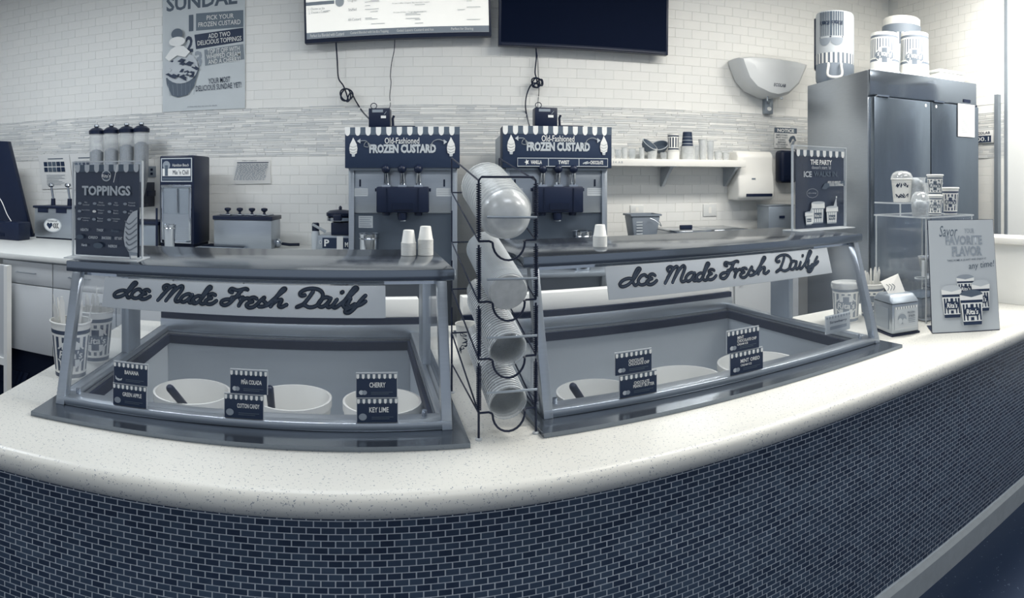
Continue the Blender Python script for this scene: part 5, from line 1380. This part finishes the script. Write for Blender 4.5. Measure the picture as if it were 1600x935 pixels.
# napkin dispenser
pn = ground(1394,527,ZC)
t = thing('napkin_dispenser', 'steel napkin dispenser with printed card and a napkin on top', 'napkin dispenser', pn, math.radians(-8))
NW, NH, ND = .150, .150, .17
MB().box(0,NW,0,ND,.01,NH).build('body', steel, t, bevel=.006)
MB().box(-.004,NW+.004,-.004,ND+.004,0,.01).build('base_plate', black, t)
q = MB().hexa([(-.006,-.008,NH),(NW+.006,-.008,NH),(NW+.006,ND+.008,NH),(-.006,ND+.008,NH)],[(.006,.03,NH+.04),(NW-.006,.03,NH+.04),(NW-.006,ND-.03,NH+.04),(.006,ND-.03,NH+.04)])
q.build('sloped_top', steel_d, t, bevel=.012)
MB().box(-.003,0,.03,ND-.03,.03,NH-.02).build('side_door', steel_d, t)
MB().box(.012,NW-.008,-.004,-.001,.03,NH-.012).build('card_frame', acrylic_e, t)
pr = Print(t,.016,NH-.014,NW-.03,NH-.055,-.0045)
pr.rect(0,0,1,1,lgrey).awning(17,0,1,0,.12,pwhite,grey,.5).disc(.3,.6,.2,.25,grey).disc(.2,.7,.1,.15,lgrey).disc(.4,.72,.09,.14,lgrey).text('FROZEN',.72,.32,.34,.1,navy2,.01).text('treats',.74,.48,.3,.12,navy,.0)
for k in range(3): pr.rect(.58,.6+.09*k,.9,.63+.09*k,grey)
pr.done()
npk = thing('paper_napkin', 'white napkin sticking out of the napkin dispenser top', 'napkin', t.location + Vector((.05,.06,NH+.04)), math.radians(-8))
MB().hexa([(-.02,.0,.0),(.075,.0,.0),(.075,.003,.0),(-.02,.003,.0)],[(-.045,.03,.055),(.055,.03,.085),(.055,.033,.085),(-.045,.033,.055)]).build('napkin_sheet', cream, npk)
pr = Print(npk,-.02,.05,.08,.04,-.001)
for k in range(3): pr.line(spline([(.2+.2*k,.2),(.35+.2*k,.5),(.2+.2*k,.9)]),.003,navy2)
pr.done(lambda x,y,z: (x-.018, y+z*.45-.002, z))
# stepped clear display of cups
pd = ground(1448,500,ZC)
DF = Fr(pd.x, pd.y, -8)
DF = Fr(*ground(1447,506,0.88)[:2], 2.0)
dc = thing('acrylic_display', 'clear stepped acrylic display case topped with sample cups', 'display case', DF.pt(0,0,ZC), DF.a)
DW, DD, DH = .36, .385, .535
UT_ = .07
e_ = .005
for a in (0, DW-e_):
    MB().box(a,a+e_,0,DD,0,DH).build('side_sheet', acrylic, dc)
MB().box(e_,DW-e_,0,e_,0,DH).build('front_sheet', acrylic, dc)
MB().box(e_,DW-e_,DD-e_,DD,0,DH).build('back_sheet', acrylic, dc)
MB().box(-.006,DW+.006,-.006,DD+.006,DH,DH+.007).build('top_sheet', acrylic, dc)
MB().box(-.006,DW+.006,DD*.48,DD*.48+e_,DH+.007,DH+UT_).build('riser_sheet', acrylic, dc)
MB().box(-.006,DW+.006,DD*.48,DD+.006,DH+UT_,DH+UT_+.007).build('upper_shelf', acrylic, dc)
edges_ = []
for x in (0,DW):
    for y in (0,DD): edges_.append((x-.003,x+.003,y-.003,y+.003,0,DH))
for y in (-.006,DD+.006): edges_.append((-.003,DW+.003,y-.003,y+.003,DH,DH+.008))
for x in (-.006,DW+.006):
    edges_ += [(x-.003,x+.003,-.009,DD+.009,DH,DH+.008),(x-.003,x+.003,DD*.48,DD+.006,DH+UT_-.001,DH+UT_+.007),(x-.003,x+.003,DD*.48-.003,DD*.48+.003,DH+.008,DH+UT_-.001)]
edges_.append((-.003,DW+.003,DD*.48-.003,DD*.48+.003,DH+UT_-.001,DH+UT_+.007))
for e4 in edges_: MB().box(*e4).build('polished_edge', acrylic_e, dc)
MB().box(.0,-.012,-.0,.02,DH*.45,DH*.6).build('latch', acrylic_e, dc)
MB().box(.02,DW-.02,.02,DD-.02,.005,.012).build('inner_tray', steel_d, dc)
MB().box(.02,DW-.02,.02,DD-.02,.20,.206).build('holder_shelf', acrylic, dc)
for x in (.09,.18,.27): MB().lathe([(.035,0),(.04,0),(.04,.006),(.035,.006)],24,(x,.12,.207),cap0=False,cap1=False).build('cup_ring', acrylic_e, dc)
t = thing('candy_cup', 'clear cup of dark crumbs inside the acrylic display', 'cup', DF.pt(.27,.26,ZC+.207), DF.a)
MB().lathe([(.032,0),(.05,.09),(.052,.092),(.048,.09),(.03,.003),(.001,.003)],26,cap1=False).build('cup_wall', plast, t, smooth=True)
MB().lathe([(.028,.004),(.045,.085),(.02,.095),(.001,.097)],22,cap0=True,cap1=False).build('crumbs', candy_m, t, smooth=True)
for k,(a,b,cc,m_) in enumerate(((.03,.06,.1,MATS['slate_plastic']),(.13,.06,.1,MATS['slate_plastic']),(.23,.05,.12,steel_d))):
    t = thing('carton', ('first small grey carton inside the display base','middle small grey carton inside the display base','dull steel carton inside the display base')[k], 'box', DF.pt(a,b,ZC+.0125), DF.a, 'cartons in the display base')
    MB().box(0,.095,0,.2,0,cc).build('carton_body', m_, t, bevel=.004)
    MB().box(-.002,.097,-.002,.202,cc,cc+.006).build('carton_lid', navy2, t)
# cups on top
zt1 = ZC+DH+.0075; zt2 = ZC+DH+UT_+.0075
def disp(px, v, z): return DF.pt(DF.at(px,300,v)[0], v, z)
clear_kinds = []
def clear_cup(label, loc, R, r, H, dome=False, fill=None, m=None):
    t = thing('sample_tub', label, 'cup', loc, 0, 'sample cups on the acrylic display')
    MB().lathe([(r,0),(R,H),(R+.004,H),(R+.004,H+.004),(R-.001,H+.003),(r-.001,.003),(.001,.003)],30,cap1=False).build('cup_wall', m or plast, t, smooth=True)
    if dome: MB().lathe([(R+.004,H+.004),(R*.98,H+.014),(R*.85,H+.035),(R*.5,H+.052),(.001,H+.055)],30,cap0=False,cap1=False).build('dome_lid', plast, t, smooth=True)
    if fill:
        q = MB()
        for k in range(5): q.ball((R*.4*math.cos(k*1.3),R*.4*math.sin(k*1.3),H*(.75+.1*(k % 2))),R*.45,10,6)
        q.build('filling', lgrey, t, smooth=True)
    return t
t = striped_cup('pale paper cup with dome lid and dark doodles at the left of the display', disp(1409,.28,zt2), .058, .046, .125, 2, 'sample cups on the acrylic display', emb=0, dark='e0e0dc', name='sample_tub')
q = MB(); rr = random.Random(21)
for z0_ in (.035,.09):
    for k in range(5):
        x0 = -.03+.015*k; ribbon(q, spline([(x0+rr.uniform(-.008,.008), z0_+rr.uniform(-.012,.012)) for _ in range(5)],4), .0045, -.001)
q.map(bend(lambda z: .046+.012*z/.125)); me = q.mesh('doodle_print'); me.materials.append(navy); o = bpy.data.objects.new('doodle_print', me); COL.objects.link(o); o.parent = t
MB().lathe([(.062,.124),(.06,.14),(.05,.158),(.03,.168),(.001,.171)],30,cap0=False,cap1=False).build('dome_lid', plast, t, smooth=True)
clear_cup('low clear tub of sauce cups at the front of the acrylic display', disp(1438,.07,zt1), .05, .042, .075, True, True)
clear_cup('clear cup with contents behind the dome lidded cup', disp(1432,.24,zt2), .05, .04, .13, False, True)
clear_cup('tall clear plastic cup at the back of the display', disp(1458,.3,zt2), .056, .042, .10)
striped_cup('small striped cup at the front of the display, under another cup', disp(1461,.12,zt1), .04, .034, .105, 12, 'sample cups on the acrylic display', dark='6d7783', name='sample_tub')
striped_cup('striped cup standing on top of the small front striped cup', disp(1461,.12,zt1+.111), .044, .034, .105, 12, 'sample cups on the acrylic display', dark='55616f', name='sample_tub')
striped_cup('dark striped cup at the right end of the acrylic display', disp(1485,.13,zt1), .047, .038, .145, 14, 'sample cups on the acrylic display', dark='45526a', name='sample_tub')
# leaning counter sign
pl_ = ground(1457,522,ZC); pr_ = ground(1562,516,ZC)
ang = math.atan2(pr_.y-pl_.y, pr_.x-pl_.x); SW = (pr_-pl_).length; SH = .545; LE = math.radians(13)
t = thing('counter_sign', 'grey leaning counter sign with four printed cups near the right wall', 'sign', pl_, ang)
ct, sn = math.cos(LE), math.sin(LE)
lean = lambda x,y,z: (x, y*ct + z*sn, z*ct - y*sn)
MB().box(0,SW,0,.006,.004,SH).map(lean).build('sign_panel', mat('silver_print','b3b9be',.35,.0,.05,3), t)
MB().box(-.003,SW+.003,.006,.010,.003,SH+.003).map(lean).build('black_backing', black, t)
MB().box(0,SW,.0,.16,0,.004).build('foot', black, t)
pr = Print(t,0,SH,SW,SH,-.0005,.0003)
pr.text('Savor',.30,.10,.28,.10,navy2,.0,.3).text('YOUR',.62,.10,.15,.045,grey,.01)
pr.text('FAVORITE',.53,.185,.56,.085,grey,.04).text('FLAVOR',.57,.285,.46,.09,grey,.04)
pr.text('TAKE HOME A QUART AND ENJOY IT',.56,.365,.6,.022,navy2,.005,rot=.03).text('any time!',.78,.42,.4,.075,navy2,.0,.2,rot=.08)
for cx, cy, w_, h_, m_ in ((.52,.60,.27,.2,grey),(.30,.73,.30,.28,lgrey),(.74,.69,.28,.27,lgrey),(.59,.79,.35,.30,navy2)):
    x0,x1,y0,y1 = cx-w_/2,cx+w_/2,cy-h_/2,cy+h_/2
    pr.disc(cx,y0+h_*.14,w_*.5,h_*.16,m_).poly([(x0,y0+h_*.12),(x0+.005,y0+h_*.28),(x1-.005,y0+h_*.28),(x1,y0+h_*.12),(cx,y0+h_*.2)],pwhite)
    pr.poly([(x0+w_*.12,y1),(x1-w_*.12,y1),(x1-.008,y0+h_*.28),(x0+.008,y0+h_*.28)],pwhite)
    pr.poly([(x0+.012,y0+h_*.36),(x0+.008,y0+h_*.28),(x1-.008,y0+h_*.28),(x1-.012,y0+h_*.36)],navy)
    pr.poly([(x0+w_*.12,y1),(x1-w_*.12,y1),(x1-w_*.1,y1-h_*.1),(x0+w_*.1,y1-h_*.1)],navy)
    for k in range(6):
        if k in (2,3): continue
        a = x0+w_*(.1+.14*k); pr.poly([(a+w_*.03,y1-h_*.13),(a+w_*.09,y1-h_*.13),(a+w_*.08,y0+h_*.4),(a,y0+h_*.4)],navy)
    pr.rect(cx-w_*.07,y0+h_*.4,cx+w_*.07,y0+h_*.5,navy).rect(cx-w_*.07,y1-h_*.22,cx+w_*.07,y1-h_*.13,navy)
    pr.poly([(cx-w_*.36,cy+h_*.1),(cx-w_*.26,cy-.0),(cx+w_*.26,cy-.0),(cx+w_*.36,cy+h_*.1),(cx+w_*.26,cy+h_*.24),(cx-w_*.26,cy+h_*.24)],navy).text("Rita's",cx,cy+h_*.12,w_*.5,h_*.16,pwhite,.02,.1)
pr.done(lean)
